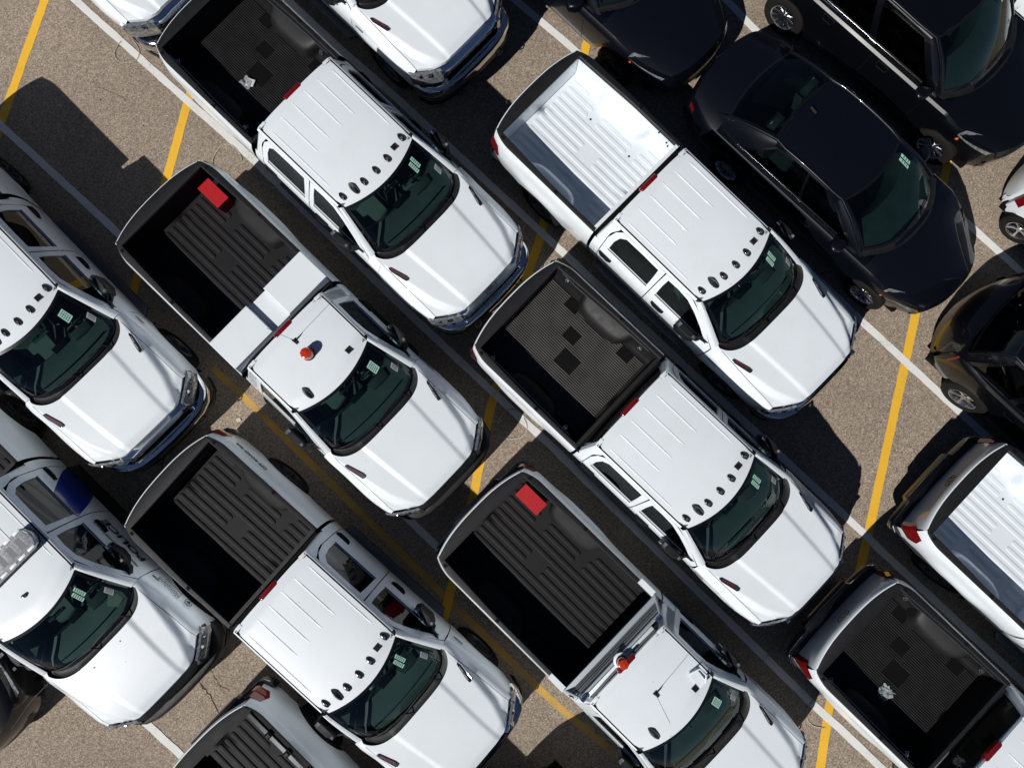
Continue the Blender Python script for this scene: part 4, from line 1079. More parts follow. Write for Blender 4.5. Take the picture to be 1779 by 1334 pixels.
# clear toll transponder style bracket on F's roof
b = MB()
b.prism([(3.52, 0.50), (3.76, 0.47), (3.78, 0.60), (3.54, 0.63)], 1.905, 1.918, 0.004); b.tube([(3.52, 0.50, 1.915), (3.56, 0.66, 1.96), (3.68, 0.66, 1.96), (3.76, 0.58, 1.915)], 0.012, 6)
b.tube([(3.76, 0.47, 1.915), (3.70, 0.68, 1.93)], 0.008, 6)
tpart(tF, 'roof_bracket', b, WHITE, tF['roof'])
# crumpled plastic
def litter(t, x, y, lab, sz, seed, paper):
    r_ = root('plastic_scrap', t['T'], lab, 'plastic scrap', cx=CX); rnd = random.Random(seed); n = 9; rows = []
    for i in range(n):
        row = []
        for j in range(n):
            u_, v_ = i / (n - 1) - 0.5, j / (n - 1) - 0.5; q = 1 - 0.35 * rnd.random() * (abs(u_) > 0.35 or abs(v_) > 0.35)
            row.append((x + u_ * sz * q * 1.1 + rnd.uniform(-1, 1) * sz * 0.05, y + v_ * sz * q + rnd.uniform(-1, 1) * sz * 0.05, 0.968 + rnd.random() * sz * 0.22))
        rows.append(row)
    b = MB(); b.grid(rows)
    m = bpy.data.materials.get('clear_film')
    if m is None:
        m = bpy.data.materials.new('clear_film'); m.use_nodes = True; k = m.node_tree; k.nodes.clear(); a = k.nodes.new('ShaderNodeBsdfTransparent'); g_ = k.nodes.new('ShaderNodeBsdfPrincipled')
        g_.inputs['Base Color'].default_value = (0.6, 0.66, 0.7, 1); g_.inputs['Roughness'].default_value = 0.12; mx = k.nodes.new('ShaderNodeMixShader'); mx.inputs[0].default_value = 0.42; o = k.nodes.new('ShaderNodeOutputMaterial')
        k.links.new(a.outputs[0], mx.inputs[1]); k.links.new(g_.outputs[0], mx.inputs[2]); k.links.new(mx.outputs[0], o.inputs[0])
    mk('film', None, b, m, r_, (CX, 0, 0), ang=10)
    if paper:
        b = MB(); b.grid([[(x + 0.02 + 0.05 * a - 0.03 * c, y - 0.06 + 0.055 * c + 0.03 * a, 1.0 + 0.012 * math.sin(a * 1.3 + c)) for a in range(3)] for c in range(3)]); lf = mk('leaflet', None, b, mat('white_leaflet', (0.72, 0.72, 0.74), 0.6), r_, (CX, 0, 0))
        b = MB()
        for k in range(4): b.grid([[(x + 0.025 + 0.02 * k + a * 0.012 - 0.03 * c, y - 0.05 + 0.05 * c, 1.016 + 0.002 * k) for a in (0, 1)] for c in (0.2, 1.8)])
        mk('leaflet_print', None, b, mat('grey_print', (0.32, 0.32, 0.34), 0.6), lf, (CX, 0, 0))
litter(tA, 1.12, -0.27, 'clear plastic packaging with a white leaflet on the black bed mat, top left', 0.20, 3, True)
litter(tQ, 1.21, -0.36, 'crumpled clear plastic wrap on the black ribbed bed mat at the lower right', 0.23, 5, False)

# ---- police markings, light bar ----
sy = tH['side_y']
def conform(u0, u1, z0, z1, off=0.006, s=1, tH=tH):
    def fn(u_, v_):
        x = lerp(u0, u1, (1 - u_) if s > 0 else u_); z = lerp(z0, z1, v_); return (x, s * (sy(x, z) + off), z)
    return fn
for s in (1, -1):
    tpart(tH, 'police_lettering', text_mb('POLICE', conform(3.48, 4.36, 0.93, 1.085, s=s), True), INKB)
    tpart(tH, 'service_lettering', text_mb('FEDERAL PROTECTIVE SERVICE', conform(3.47, 4.40, 1.205, 1.24, off=0.009, s=s), True), INKB)
    tpart(tH, 'fender_lettering', text_mb('Homeland', conform(4.72, 5.14, 1.075, 1.15, off=0.03, s=s), False), INKB)
    tpart(tH, 'fender_lettering', text_mb('Security', conform(4.79, 5.14, 1.0, 1.065, off=0.034, s=s), False), INKB)
    tpart(tH, 'fender_badge', text_mb('2500', conform(4.63, 4.76, 1.12, 1.15, off=0.012, s=s), True), PLAST)
    b = MB(); fn = lambda a, r: (5.29 + r * math.cos(a), s * (sy(5.29 + r * math.cos(a), 1.06 + r * math.sin(a)) + 0.034), 1.06 + r * math.sin(a))
    b.grid([[fn(k * math.pi / 12, r) for k in range(25)] for r in (0.052, 0.066)]); sl = tpart(tH, 'seal', b, mat('seal_grey', (0.12, 0.13, 0.16), 0.5))
    b = MB(); q = [(-0.035, 0.025), (-0.01, 0.012), (0.0, 0.03), (0.01, 0.012), (0.035, 0.025), (0.028, -0.01), (0.012, -0.018), (0.015, -0.035), (-0.015, -0.035), (-0.012, -0.018), (-0.028, -0.01)]
    b.face([(5.29 + x, s * (sy(5.29 + x, 1.06 + z) + 0.036), 1.06 + z) for x, z in q]); tpart(tH, 'seal_eagle', b, INKB, sl)
    b = MB(); rows = []
    for i in range(15):
        z = lerp(0.58, 1.352, i / 14); t = i / 14; xa = 2.36 + 0.42 * t ** 1.5; xb = 2.93 + 0.36 * t ** 0.8
        rows.append([(x, s * (sy(x, z) + 0.0045), z) for x in frange(xa, min(xb, 3.30), 0.1)][:7] if False else [(lerp(xa, min(xb, 3.302), k / 8), s * (sy(lerp(xa, min(xb, 3.302), k / 8), z) + 0.0045), z) for k in range(9)])
    b.grid(rows); tpart(tH, 'blue_stripe', b, BLUEP)
b = MB(); pl = [(3.05, 0.60), (3.10, 0.68), (3.20, 0.72), (3.30, 0.72), (3.39, 0.68), (3.42, 0.60), (3.42, -0.60), (3.39, -0.68), (3.30, -0.72), (3.20, -0.72), (3.10, -0.68), (3.05, -0.60)]
b.prism(pl, 1.93, 1.955, 0.01)
for s in (1, -1): b.box(3.15, 3.32, s * 0.60 - 0.03, s * 0.60 + 0.03, 1.88, 1.94)
lb = tpart(tH, 'light_bar', b, PLAST)
b = MB(); b.prism([(3.235 + (x - 3.235) * 0.93, y * 0.985) for x, y in pl], 1.955, 2.03, 0.03)
tpart(tH, 'light_bar_lens', b, mat('bar_lens', (0.42, 0.43, 0.45), 0.15, metal=0.2, coat=1.0, noise=(40, 0.35)), lb)
for x in (3.085, 3.385):
    for k in range(8):
        y = -0.58 + k * 0.166
        b = MB(); b.box(x - 0.018, x + 0.018, y - 0.058, y + 0.058, 2.02, 2.035, 0.003); tpart(tH, 'led_module', b, mat('led_white', (0.85, 0.87, 0.85), 0.3), lb)
for s in (1, -1):
    b = MB(); b.prism([(3.12, s * 0.66), (3.2, s * 0.69), (3.2, s * 0.66)], 2.015, 2.026); b.prism([(3.27, s * 0.69), (3.35, s * 0.66), (3.34, s * 0.63)], 2.015, 2.026); tpart(tH, 'led_module', b, mat('led_white', (0.85, 0.87, 0.85), 0.3), lb)
b = MB()
for k in range(7): b.box(3.15, 3.32, -0.52 + k * 0.166, -0.44 + k * 0.166, 2.028, 2.0315)
tpart(tH, 'siren_cover', b, mat('bar_grey', (0.16, 0.16, 0.17), 0.4), lb)
b = MB(); b.lathe([(0.03, 0), (0.03, 0.012), (0.022, 0.04), (0.001, 0.045)], (3.74, 0.0, 1.90), 'z', 14); tpart(tH, 'antenna_puck', b, SMOKE, tH['roof'])
for y in (0.2, -0.32):
    b = MB(); b.lathe([(0.011, 0), (0.008, 0.006), (0.001, 0.007)], (5.03, y, tH['ztop'](5.03, y)), 'z', 10); tpart(tH, 'washer_nozzle', b, PLAST, tH['hood'])
b = MB(); ws = tH['ws']; b.face([ws(u_, v_) + Vector((-0.02, 0, 0.012)) for u_, v_ in ((0.70, 0.14), (0.86, 0.10), (0.90, 0.22), (0.84, 0.36), (0.66, 0.30))]); tpart(tH, 'dash_placard', b, PAPER, tH['wso'])
b = MB(); b.tube([(4.70, -0.90, 1.36), (4.74, -1.22, 1.52), (4.86, -1.52, 1.70)], [0.006, 0.004, 0.002], 6); tpart(tH, 'whip_antenna', b, ALU)
# decal on the quarter panel of C, warning tag line on D's windshield
syc = tC['side_y']
tpart(tC, 'side_decal', text_mb('OFF ROAD 4x4', lambda u_, v_: (lerp(0.35, 0.95, 1 - u_) , syc(lerp(0.35, 0.95, 1 - u_), 1.16 + 0.07 * v_) + 0.005, 1.16 + 0.07 * v_), True), mat('dark_decal', (0.05, 0.055, 0.06), 0.4))

# ================================================================ CARS
def car(name, T, label, cat, P, paint, group=None, side_glass=GLASSD, stickers=True):
    """P: dictionary of metres. Local x forward, origin between the axles on the ground"""
    U = 1 / S; rt = root(name, T, label, cat, group)
    def part(nm, f, m, parent=None, ang=35):
        b = f() if callable(f) else f; b.v = [(x * U, y * U, z * U) for x, y, z in b.v]; return mk(nm, None, b, m, parent or rt, (0, 0, 0), None, ang)
    xf, xr, W, zb, wb, rw = P['xf'], P['xr'], P['W'], P['zb'], P['wb'], P['rw']
    xcw, xrf, xrr, xrg, zr, wr = P['cowl'], P['rf'], P['rr'], P['rg'], P['zr'], P['wr']
    zn, zt, zc = P['znose'], P['ztail'], P['zcowl']       # deck heights at nose, tail, cowl
    a1, a0 = wb / 2, -wb / 2
    ef, er = P.get('ef', 0.62), P.get('er', 0.45)       # rounding lengths
    def Wx(x):
        w_ = W
        if x > xf - ef * 2: t = (x - (xf - ef * 2)) / (ef * 2); w_ *= (1 - 0.30 * t ** 3.2) if t < 0.985 else 0.70
        if x < xr + er * 2: t = ((xr + er * 2) - x) / (er * 2); w_ *= 1 - 0.22 * t ** 3
        return w_
    def nosex(y, x): return x
    def deck(x):                                        # centre height of the lower body top
        if x > xcw: t = (x - xcw) / (xf - xcw); return lerp(zc, zn, t ** 1.25)
        if x < xrg: t = (xrg - x) / max(0.05, xrg - xr); return lerp(P['zrg'], zt, t ** 1.5)
        return lerp(P['zrg'], zc, (x - xrg) / (xcw - xrg))
    def sec(x):
        w_ = Wx(x); zd = deck(x); zsh = min(zb, zd - 0.01)
        if x > xcw: zsh = min(zb, zd - 0.05)
        bot = 0.24
        L = [(w_ * 0.90, bot), (w_ * 0.965, 0.36), (w_ * 0.99, 0.52), (w_, lerp(0.52, zsh, 0.45)), (w_ * 0.992, lerp(0.52, zsh, 0.75)), (w_ * 0.965, zsh - 0.03), (w_ * 0.93, zsh)]
        o = []
        for y, z in L:
            for xa in (a0, a1):
                d = abs(x - xa); ra = rw * 1.13
                if d < ra and z < rw + math.sqrt(ra * ra - d * d) * 0.98: z = rw + math.sqrt(ra * ra - d * d) * 0.98
            o.append((y, z))
        zl = o[-1][1]
        for k in (0.84, 0.70, 0.52, 0.34, 0.17, 0.0):
            yy = w_ * k; c = 0.028 * sstep(0.62, 0.48, k) * (1 if x > xcw else 0); o.append((yy, lerp(zl + 0.012, zd, (1 - (k / 0.93) ** 2.6)) + c * 0.5))
        return o
    def tailx(x, y):                                    # plan rounding of nose and tail
        k = (abs(y) / W)
        if x > xcw: x -= (x - xcw) / (xf - xcw) * P.get('rnd', 0.42) * k ** 2.6
        if x < xrg: x += (xrg - x) / max(0.05, (xrg - xr)) * P.get('rndr', 0.26) * k ** 2.6
        return x
    xs = frange(xr, xf, 0.05)
    def sidem(s):
        def f():
            b = MB(); rows = []
            for x in xs: rows.append([(tailx(x, y), s * y, z) for y, z in sec(x)[:7]])
            b.grid(rows, flip=s > 0)
            for x, k in ((xs[0], -1), (xs[-1], 1)):     # end faces folded under
                r = [(tailx(x, y), s * y, z) for y, z in sec(x)]
                b.grid([r, [(p[0] + k * 0.06, p[1] * 0.98, lerp(p[2], 0.5, 0.35)) for p in r], [(p[0] + k * 0.07, p[1] * 0.97, lerp(p[2], 0.45, 0.75)) for p in r], [(p[0] + k * 0.03, p[1] * 0.95, 0.26) for p in r]])
            return b
        return f
    for s in (1, -1): part('body_side', sidem(s), paint)
    def top(x0, x1):
        def f():
            b = MB(); rows = []
            for x in frange(x0, x1, 0.04):
                q = sec(x)[6:]; r = [(tailx(x, y), y, z) for y, z in q]; rows.append(r + [(p[0], -p[1], p[2]) for p in r[-2::-1]])
            b.grid(rows); return b
        return f
    def wsb(y): return xcw + 0.0 - P.get('wsc', 0.30) * (abs(y) / P['wc']) ** 2.4
    part('hood', top(xcw - 0.10, xf), paint, ang=50)
    if P['kind'] == 'sedan': part('trunk_lid', top(xr, xrg + 0.10), paint, ang=50)
    else: part('tailgate', top(xr, xrg + 0.02), paint, ang=50)
    part('cabin_floor', lambda: (lambda b: (b.box(xrg, xcw - 0.15, -W * 0.88, W * 0.88, 0.3, 0.42), b.box(xr + 0.25, xf - 0.3, -W * 0.78, W * 0.78, 0.2, 0.3), b)[2])(MB()), DARK)
    def cow():
        b = MB(); rows = [[], [], []]
        for j in range(33):
            y = lerp(-P['wc'] * 1.04, P['wc'] * 1.04, j / 32); xa = wsb(min(abs(y), P['wc'])) - 0.03
            for k, dx in enumerate((0, 0.06, 0.13)): rows[k].append((xa + dx, y, zc + (0.018, 0.0, 0.012)[k] - 0.02 * (y / W) ** 2))
        b.grid(rows); return b
    part('cowl', cow, PLAST)
    # belt filler between side shoulder and glass
    wbelt = W * 0.865
    def xlim(): return P['sg0'], P['sg1']
    for s in (1, -1):
        def sh(s=s):
            b = MB(); b.grid([[(x, s * Wx(x) * 0.93, min(zb, deck(x) - 0.01)), (x, s * wbelt * 1.03, zb + 0.004), (x, s * wbelt * 0.985, zb + 0.004)] for x in frange(xrg + 0.02, xcw - 0.05, 0.1)], flip=s < 0); return b
        part('shoulder', sh, paint)
        for xa_, xb_ in ((xrg, P['sg1'] + 0.12), (P['sg0'] - 0.12, xcw + 0.02)):
            def dk(s=s, xa_=xa_, xb_=xb_):
                b = MB(); b.grid([[(x, s * Wx(x) * k, (min(zb, deck(x) - 0.01) + dz)) for k, dz in ((0.93, 0.0), (0.86, 0.006), (0.74, 0.006), (0.66, -0.01))] for x in frange(xa_, xb_, 0.08)], flip=s > 0); return b
            part('deck_corner', dk, paint)
    # roof
    def rfx(y): return xrf - P.get('rfc', 0.12) * (abs(y) / wr) ** 2 + 0.06
    def rrx(y): return xrr + 0.08 * (abs(y) / wr) ** 2 - 0.04
    def rz(x, y): t = (x - xrr) / (xrf - xrr); return zr - 0.045 * (2 * min(1, max(0, t)) - 1) ** 2 * (1.0 if P['kind'] == 'sedan' else 0.6) - 0.035 * (abs(y) / wr) ** 2.4
    def roofm():
        b = MB(); b.grid([[(lerp(rrx(y), rfx(y), i / 20), y, rz(lerp(rrx(y), rfx(y), i / 20), y)) for y in [lerp(-wr, wr, j / 24) for j in range(25)]] for i in range(21)]); return b
    rf_ = part('roof', roofm, paint)
    def ws(u_, v_):
        yb, yt = u_ * P['wc'], u_ * wr * 0.97; xb, xt = wsb(yb), rfx(yt) + 0.004; zb_ = zc + 0.02 - 0.02 * u_ * u_; zt_ = rz(rfx(yt), yt) - 0.003
        return Vector((lerp(xb, xt, v_) + 0.02 * math.sin(math.pi * v_), lerp(yb, yt, v_), lerp(zb_, zt_, v_) + 0.045 * math.sin(math.pi * v_)))
    wso = part('windshield', lambda: (lambda b: (b.grid([[ws(lerp(-1, 1, j / 20), i / 8) for j in range(21)] for i in range(9)]), b)[1])(MB()), GLASSC)
    def rg(u_, v_):
        yb, yt = u_ * P['wrg'], u_ * wr * 0.95; xb = xrg + 0.10 * u_ * u_; xt = rrx(yt) - 0.004; zt_ = rz(rrx(yt), yt) - 0.003
        return Vector((lerp(xb, xt, v_) - 0.015 * math.sin(math.pi * v_), lerp(yb, yt, v_), lerp(P['zrg'] + 0.02, zt_, v_) + 0.03 * math.sin(math.pi * v_)))
    part('rear_window', lambda: (lambda b: (b.grid([[rg(lerp(-1, 1, j / 20), i / 8) for j in range(21)] for i in range(9)]), b)[1])(MB()), GLASSD if P['kind'] != 'sedan' else GLASSC)
    def fr(fsel=ws):
        b = MB()
        q = lambda f, u_, v_: tuple(f(u_, v_) + Vector((0, 0, 0.002)))
        for f in (fsel,):
            for v0, v1 in ((0, 0.05), (0.95, 1)): b.grid([[q(f, lerp(-1, 1, j / 20), v_) for j in range(21)] for v_ in (v0, v1)])
            for s in (1, -1): b.grid([[q(f, s, v_), q(f, s * 0.95, v_)] for v_ in [k / 8 for k in range(9)]])
        return b
    part('glass_border', lambda: fr(rg), mat('black_frit', (0.004, 0.004, 0.004), 0.25, coat=0.6))
    part('glass_border', fr, mat('black_frit', (0.004, 0.004, 0.004), 0.25, coat=0.6))
    # side glass from belt to roof edge, split by pillars
    sg0, sg1, st0, st1 = P['sg0'], P['sg1'], P['st0'], P['st1']
    def sgp(t, v_, s, o=0.0):
        xb = lerp(sg0, sg1, t); xt = lerp(st0, st1, t); zt_ = rz(xt, wr) - 0.035; bow = 0.0
        if P['kind'] == 'sedan': zt_ -= 0.05 * abs(2 * t - 1) ** 4
        y = lerp(wbelt, wr + 0.03, v_) + 0.035 * math.sin(math.pi * v_ * 0.9) + o
        return (lerp(xb, xt, v_), s * y, lerp(zb + 0.008, zt_, v_))
    tb = P['tb']                                        # window intervals
    for s in (1, -1):
        for i, (t0, t1) in enumerate(tb):
            part('side_window', lambda s=s, t0=t0, t1=t1: (lambda b: (b.grid([[sgp(lerp(t0, t1, j / 6), v_ * 0.965, s) for j in range(7)] for v_ in [k / 5 for k in range(6)]]), b)[1])(MB()), side_glass if i < len(tb) - 1 or P['kind'] != 'sedan' else GLASSC)
        cuts = [0.0] + [v for q in tb for v in q] + [1.0]
        for k in range(0, len(cuts), 2):
            def pil(s=s, k=k):
                b = MB(); b.grid([[sgp(lerp(cuts[k], cuts[k + 1], j / 2), v_, s, 0.004) for j in range(3)] for v_ in [q / 5 for q in range(6)]]); return b
            part('pillar', pil, BLACKP)
        def arch(s=s):
            b = MB(); pts = []
            for k in range(9): pts.append(ws(s, k / 8) + Vector((0, s * 0.012, 0.0)))
            for k in range(1, 8): x = lerp(rfx(wr), rrx(wr), k / 8); pts.append(Vector((x, s * (wr + 0.012), rz(x, wr) - 0.006)))
            for k in range(8, -1, -1): pts.append(rg(s, k / 8) + Vector((0, s * 0.014, 0.0)))
            b.tube([tuple(p) for p in pts], 0.026, 10)
            # skins from the arch to the side glass
            rows = []
            for k in range(-2, 9):
                v_ = k / 8; g_ = sgp(0.0, v_, s, 0.004); a_ = ws(s, v_); rows.append([tuple(a_), tuple((a_ + Vector(g_)) / 2 + Vector((0, s * 0.012, 0.006))), g_])
            b.grid(rows, flip=s > 0); rows = []
            for k in range(-3, 9):
                v_ = k / 8; g_ = sgp(0.985, v_, s, 0.005); a_ = rg(s, v_); rows.append([tuple(a_), tuple(a_ * 0.66 + Vector(g_) * 0.34 + Vector((0, s * 0.014, 0.004))), tuple(a_ * 0.33 + Vector(g_) * 0.67 + Vector((0, s * 0.012, 0.003))), g_])
            b.grid(rows, flip=s < 0); rows = []
            for k in range(11):
                t = k / 10; g_ = sgp(t, 1.0, s, 0.004); xx = g_[0]; rows.append([(xx, s * (wr + 0.0), rz(xx, wr)), (xx, s * (wr + 0.03), rz(xx, wr) - 0.01), g_])
            b.grid(rows); return b
        part('roof_arch', arch, paint, ang=50)
        def trim(s=s):
            b = MB(); b.tube([sgp(t, 0.0, s, 0.012) for t in [k / 12 for k in range(13)]], 0.006, 6); return b
        part('belt_trim', trim, CHROME if P.get('trim', 1) else PLAST)
        for x in P['handles']:
            def hd(s=s, x=x):
                b = MB(); y = Wx(x) * 0.995; b.tube([(x, s * y, zb - 0.10), (x + 0.03, s * (y + 0.03), zb - 0.10), (x + 0.17, s * (y + 0.03), zb - 0.10), (x + 0.2, s * y, zb - 0.10)], 0.014, 6); return b
            part('door_handle', hd, paint)
        for x in P['seams']:
            def seam(s=s, x=x):
                b = MB(); rows = []
                for k in range(9):
                    z = lerp(0.42, zb, k / 8); q = sec(x); y = interp([(zz, yy) for yy, zz in q[:7]], z) + 0.0025; rows.append([(x - 0.004, s * y, z), (x + 0.004, s * y, z)])
                b.grid(rows); return b
            part('door_seam', seam, DARK)
        def mir(s=s):
            b = MB(); x = P['mx']; y = W * 0.93
            pl = [(x - 0.10, y + 0.02), (x - 0.08, y + 0.16), (x + 0.0, y + 0.20), (x + 0.09, y + 0.13), (x + 0.11, y + 0.0), (x + 0.05, y - 0.06)]
            b.prism([(a, s * c) for a, c in pl], zb - 0.01, zb + 0.12, 0.04); return b
        part('side_mirror', mir, paint, ang=50)
        def hl(s=s):
            b = MB(); rows = []
            for i in range(9):
                t = i / 8; x = lerp(xf - 0.62, xf - 0.10, t); q = sec(x); y1 = q[5][0] + 0.006; z1 = q[5][1]; y0 = lerp(Wx(x) * 0.90, Wx(x) * 0.52, t); r = []
                for k in range(6):
                    e = k / 5; yy = lerp(y1, y0, e); zz = lerp(z1 - 0.05 - 0.04 * t, deck(x) - 0.035 - 0.03 * t, e ** 0.6) + 0.01; r.append((tailx(x, yy) + 0.012 + 0.05 * t, s * (yy + 0.004), zz + 0.006 * math.sin(math.pi * e)))
                rows.append(r)
            b.grid(rows, flip=s < 0); return b
        h_ = part('headlight', hl, LENS, ang=60)
        part('turn_signal', lambda s=s: (lambda b: (b.lathe([(0.001, 0.02), (0.022, 0.015), (0.03, -0.02)], (tailx(xf - 0.57, W * 0.9), s * Wx(xf - 0.57) * 0.965, zn - 0.02), 'z', 12), b)[1])(MB()), AMBER, h_)
        def tl(s=s):
            b = MB(); rows = []
            for i in range(7):
                z = lerp(zt - 0.32, zt - 0.20, i / 6) if P['kind'] == 'sedan' else lerp(zb - 0.32, zb - 0.05, i / 6); r = []
                for x in ((xr + 0.0, xr + 0.03, xr + 0.06, xr + 0.09) if P['kind'] == 'sedan' else (xr + 0.0, xr + 0.05, xr + 0.14, xr + 0.26)):
                    q = sec(x); yy = interp([(zz, y_) for y_, zz in q[:7]], z) + 0.007; r.append((tailx(x, yy) - (0.03 if x < xr + 0.02 else 0), s * yy, z))
                r[0] = (r[0][0] + 0.02, r[0][1], r[0][2]); rows.append(r)
            b.grid(rows, flip=s > 0); return b
        part('taillight', tl, REDL)
        for xa in (a0, a1): wheel(rt, xa * U, s * (W - 0.115) * U, rw * U, rw * U, 0.215 * U, s, SILVER if P.get('rim', 1) else STEELRIM, name + 'car%.2f' % rw, P.get('spokes', 10))
    def grl():
        b = MB(); b.grid([[(tailx(xf, y) + 0.062, y, z) for y in [lerp(-W * 0.42, W * 0.42, j / 10) for j in range(11)]] for z in (0.36, 0.60)]); return b
    part('grille', grl, PLAST)
    def dsh():
        b = MB(); b.grid([[(wsb(y) + dx, y, zc + dz) for y in [lerp(-P['wc'] * .97, P['wc'] * .97, j / 12) for j in range(13)]] for dx, dz in ((-0.04, -0.01), (-0.35, 0.02), (-0.55, 0.0), (-0.62, -0.15), (-0.6, -0.4))]); return b
    part('dashboard', dsh, DASH)
    for y in (0.36, -0.36):
        for x in (P['seat'], P['seat'] - 0.95):
            def st(x=x, y=y):
                b = MB(); b.prism([(x, y - 0.24), (x + 0.45, y - 0.22), (x + 0.48, y), (x + 0.45, y + 0.22), (x, y + 0.24)], 0.42, 0.62, 0.05)
                rows = []
                for i in range(7):
                    t = i / 6; z = 0.6 + 0.62 * t; xx = x + 0.08 - 0.24 * t; ww = 0.24 * (1 - 0.3 * t ** 3)
                    rows.append([(xx - 0.07, y - ww, z), (xx + 0.06, y - ww, z), (xx + 0.06, y + ww, z), (xx - 0.07, y + ww, z)])
                b.grid(rows, closed=True); b.prism([(x - 0.2, y - 0.12), (x - 0.08, y - 0.12), (x - 0.08, y + 0.12), (x - 0.2, y + 0.12)], 1.2, 1.34, 0.03); return b
            part('seat', st, P.get('seatmat', SEATD))
    def wip():
        b = MB()
        for y0, y1 in ((0.5, -0.1),): b.tube([tuple(ws(lerp(y0, y1, t) / P['wc'], 0.05 + 0.03 * math.sin(math.pi * t)) + Vector((0, 0, 0.018))) for t in [k / 8 for k in range(9)]], 0.008, 6)
        return b
    part('wiper', wip, PLAST)
    if stickers:
        for q, u0 in enumerate((0.72, 0.62)):
            b = MB(); b.grid([[ws(u0 + 0.07 * i / 2, 0.66 + 0.2 * j / 2) + Vector((0, 0, 0.006)) for i in range(3)] for j in range(3)]); k_ = part('inspection_sticker', b, STICK, wso)
            b = MB()
            for v_ in (0.69, 0.74, 0.79): b.grid([[ws(u0 + 0.012 + 0.045 * i, v_ + 0.02 * j) + Vector((0, 0, 0.009)) for i in (0, 1)] for j in (0, 1)])
            part('sticker_print', b, INK, k_)
    return dict(root=rt, part=part, ws=ws, rz=rz, roof=rf_, sgp=sgp, wso=wso, rg=rg)

SEDAN = dict(kind='sedan', xf=2.26, xr=-2.60, W=0.925, zb=0.93, wb=2.83, rw=0.335, cowl=1.12, rf=0.12, rr=-1.18, rg=-2.0, zr=1.45, wr=0.60, znose=0.70, ztail=1.02, zcowl=1.0, zrg=1.08,
             wc=0.76, wrg=0.66, sg0=0.80, sg1=-1.55, st0=0.05, st1=-1.12, tb=[(0.04, 0.46), (0.49, 0.95)], handles=(-0.15, -1.0), seams=(0.72, -0.32, -1.2), mx=0.52, seat=-0.25)
VAN = dict(SEDAN, kind='van', xf=2.42, xr=-2.62, W=0.975, zb=1.08, wb=3.06, rw=0.36, cowl=1.28, rf=0.40, rr=-2.15, rg=-2.46, zr=1.74, wr=0.68, znose=0.86, ztail=1.0, zcowl=1.12, zrg=1.1, wc=0.80, wrg=0.74,
           sg0=0.98, sg1=-2.25, st0=0.32, st1=-2.05, tb=[(0.05, 0.36), (0.40, 0.68), (0.72, 0.97)], handles=(0.0, -1.05), seams=(0.88, -0.12, -1.45), mx=0.78, seat=0.1, rnd=0.55)
SUV = dict(VAN, kind='suv', xf=2.30, xr=-2.35, wb=2.75, rw=0.36, cowl=1.05, rf=0.22, rr=-1.85, rg=-2.18, sg0=0.80, sg1=-2.0, st0=0.15, st1=-1.78, handles=(-0.15, -1.1), seams=(0.7, -0.3, -1.3), mx=0.6, seat=-0.1, er=0.6, rndr=0.42)
HATCH = dict(SUV, kind='hatch', xf=1.80, xr=-1.75, W=0.82, wb=2.30, rw=0.30, cowl=0.85, rf=0.15, rr=-1.25, rg=-1.62, zr=1.48, wr=0.56, zb=0.95, znose=0.78, zcowl=1.0, zrg=0.98, wc=0.66, wrg=0.58, sg0=0.6, sg1=-1.4, st0=0.08, st1=-1.2, handles=(-0.35,), seams=(0.55, -0.55), mx=0.45, er=0.4, rndr=0.3, spokes=5)
def sh_l(T, d):  # shift to the vehicle's left
    return (T[0] + d * math.sin(T[2]), T[1] - d * math.cos(T[2]), T[2])
cL = car('sedan', sh_l((5.238, -3.804, 0.76), 0.06), 'dark navy sedan between the white-bed pickup and the black minivan', 'car', SEDAN, NAVYP, stickers=True)
cM = car('minivan', sh_l((6.36, -6.367, 0.75), 0.05), 'glossy black minivan at the top right with silver wheels and chrome window trim', 'minivan', VAN, BLACKP)
cN = car('dark_suv', (9.03, -0.14, 0.76), 'black SUV at the right edge, its rear corner and silver rear wheel in view', 'suv', dict(SUV, spokes=5, rim=1), BLACKP)
cK = car('dark_suv', (1.28, -7.67, 0.765), 'dark navy car at the top edge, hood pointing at the navy sedan', 'car', dict(SEDAN, W=0.95, zb=1.0, zcowl=1.08, znose=0.80, zr=1.6, rw=0.35, rim=0, xf=2.38), NAVYP, stickers=False)
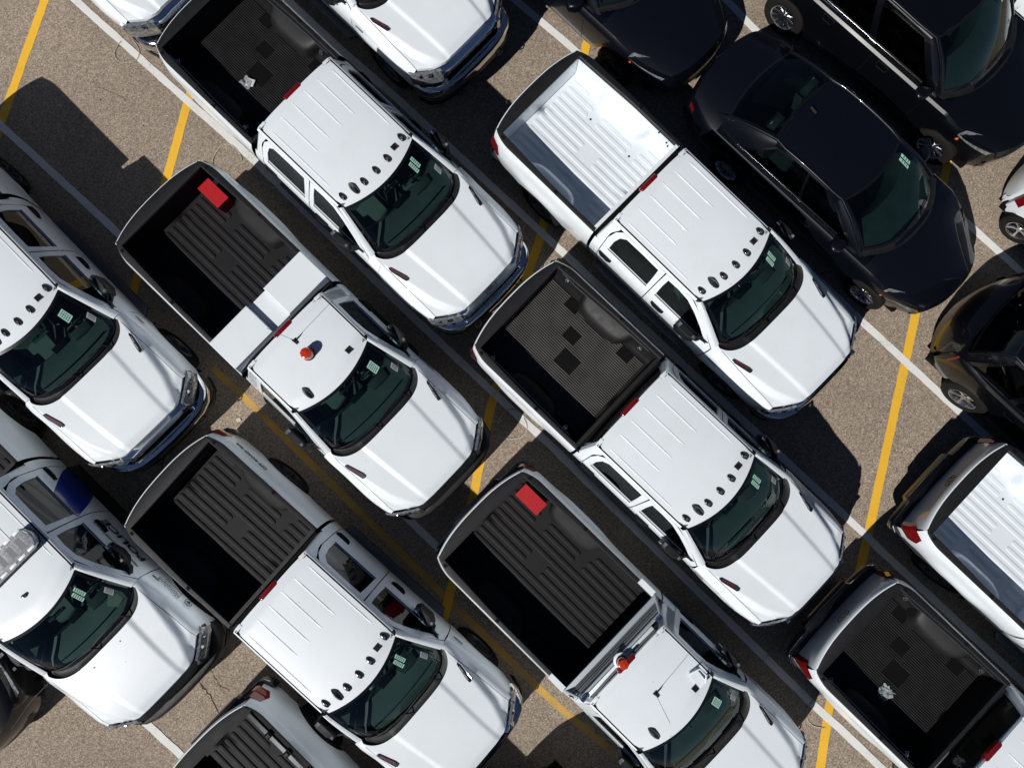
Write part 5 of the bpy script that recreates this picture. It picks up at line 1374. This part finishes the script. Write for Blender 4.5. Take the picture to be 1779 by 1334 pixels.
cO = car('hatchback', (9.8, -2.94, 0.77), 'small white hatchback at the right edge showing its left round red tail lamp', 'car', HATCH, WHITE)
cW = car('white_car', sh_l((7.9, -8.25, 0.76), 0.0), 'white car cut off at the top right corner beside the black minivan', 'car', dict(SUV, rim=1), WHITE)
cS = car('dark_suv', (-9.53, 3.10, 0.765), 'black vehicle at the lower left corner showing its left headlight and front bumper', 'car', dict(SUV, znose=0.95, zb=1.05), BLACKP)
cT = car('dark_suv', (1.72, 7.52, 0.765), 'black vehicle at the bottom edge of which only the rear corner shows', 'suv', SUV, BLACKP)
b = MB(); b.tube([(-1.02, 0.02, 1.45), (-1.13, 0.02, 1.475)], 0.02, 8); cL['part']('antenna_stub', b, PLAST, cL['roof'])

# small things on the asphalt
b = MB(); gx, gy_ = -4.60, -0.10
b.grid([[(gx + 0.035 * i + 0.012 * j, -(gy_ + 0.03 * j - 0.01 * i), 0.006 + 0.014 * ((i + j) % 2)) for i in range(3)] for j in range(3)])
lf = mk('paper_scrap', None, b, PAPER); lf['label'] = 'small pale crumpled scrap on the sunlit asphalt by the tail of a liner-bed pickup'; lf['category'] = 'paper scrap'
STAIN = mat('rust_stain', (0.30, 0.11, 0.05), 0.9); OIL = mat('oil_spot', (0.05, 0.042, 0.036), 0.6)
for cx_, cy_, r_, m_, nm in ((5.26, -0.36, 0.035, STAIN, 'rust_stain'), (-6.87, 3.68, 0.035, OIL, 'oil_spot'), (-7.05, -5.55, 0.02, OIL, 'oil_spot'), (6.9, 0.9, 0.02, OIL, 'oil_spot'), (-5.3, 4.5, 0.018, OIL, 'oil_spot'), (7.2, -1.0, 0.018, OIL, 'oil_spot'), (-6.3, -5.1, 0.015, OIL, 'oil_spot')):
    rnd = random.Random(int(cx_ * 100)); b = MB(); b.face([(cx_ + r_ * rnd.uniform(0.6, 1.2) * math.cos(a), -cy_ + r_ * rnd.uniform(0.6, 1.2) * math.sin(a), 0.0015) for a in [k * math.pi / 7 for k in range(14)]])
    structure(mk(nm, None, b, m_))
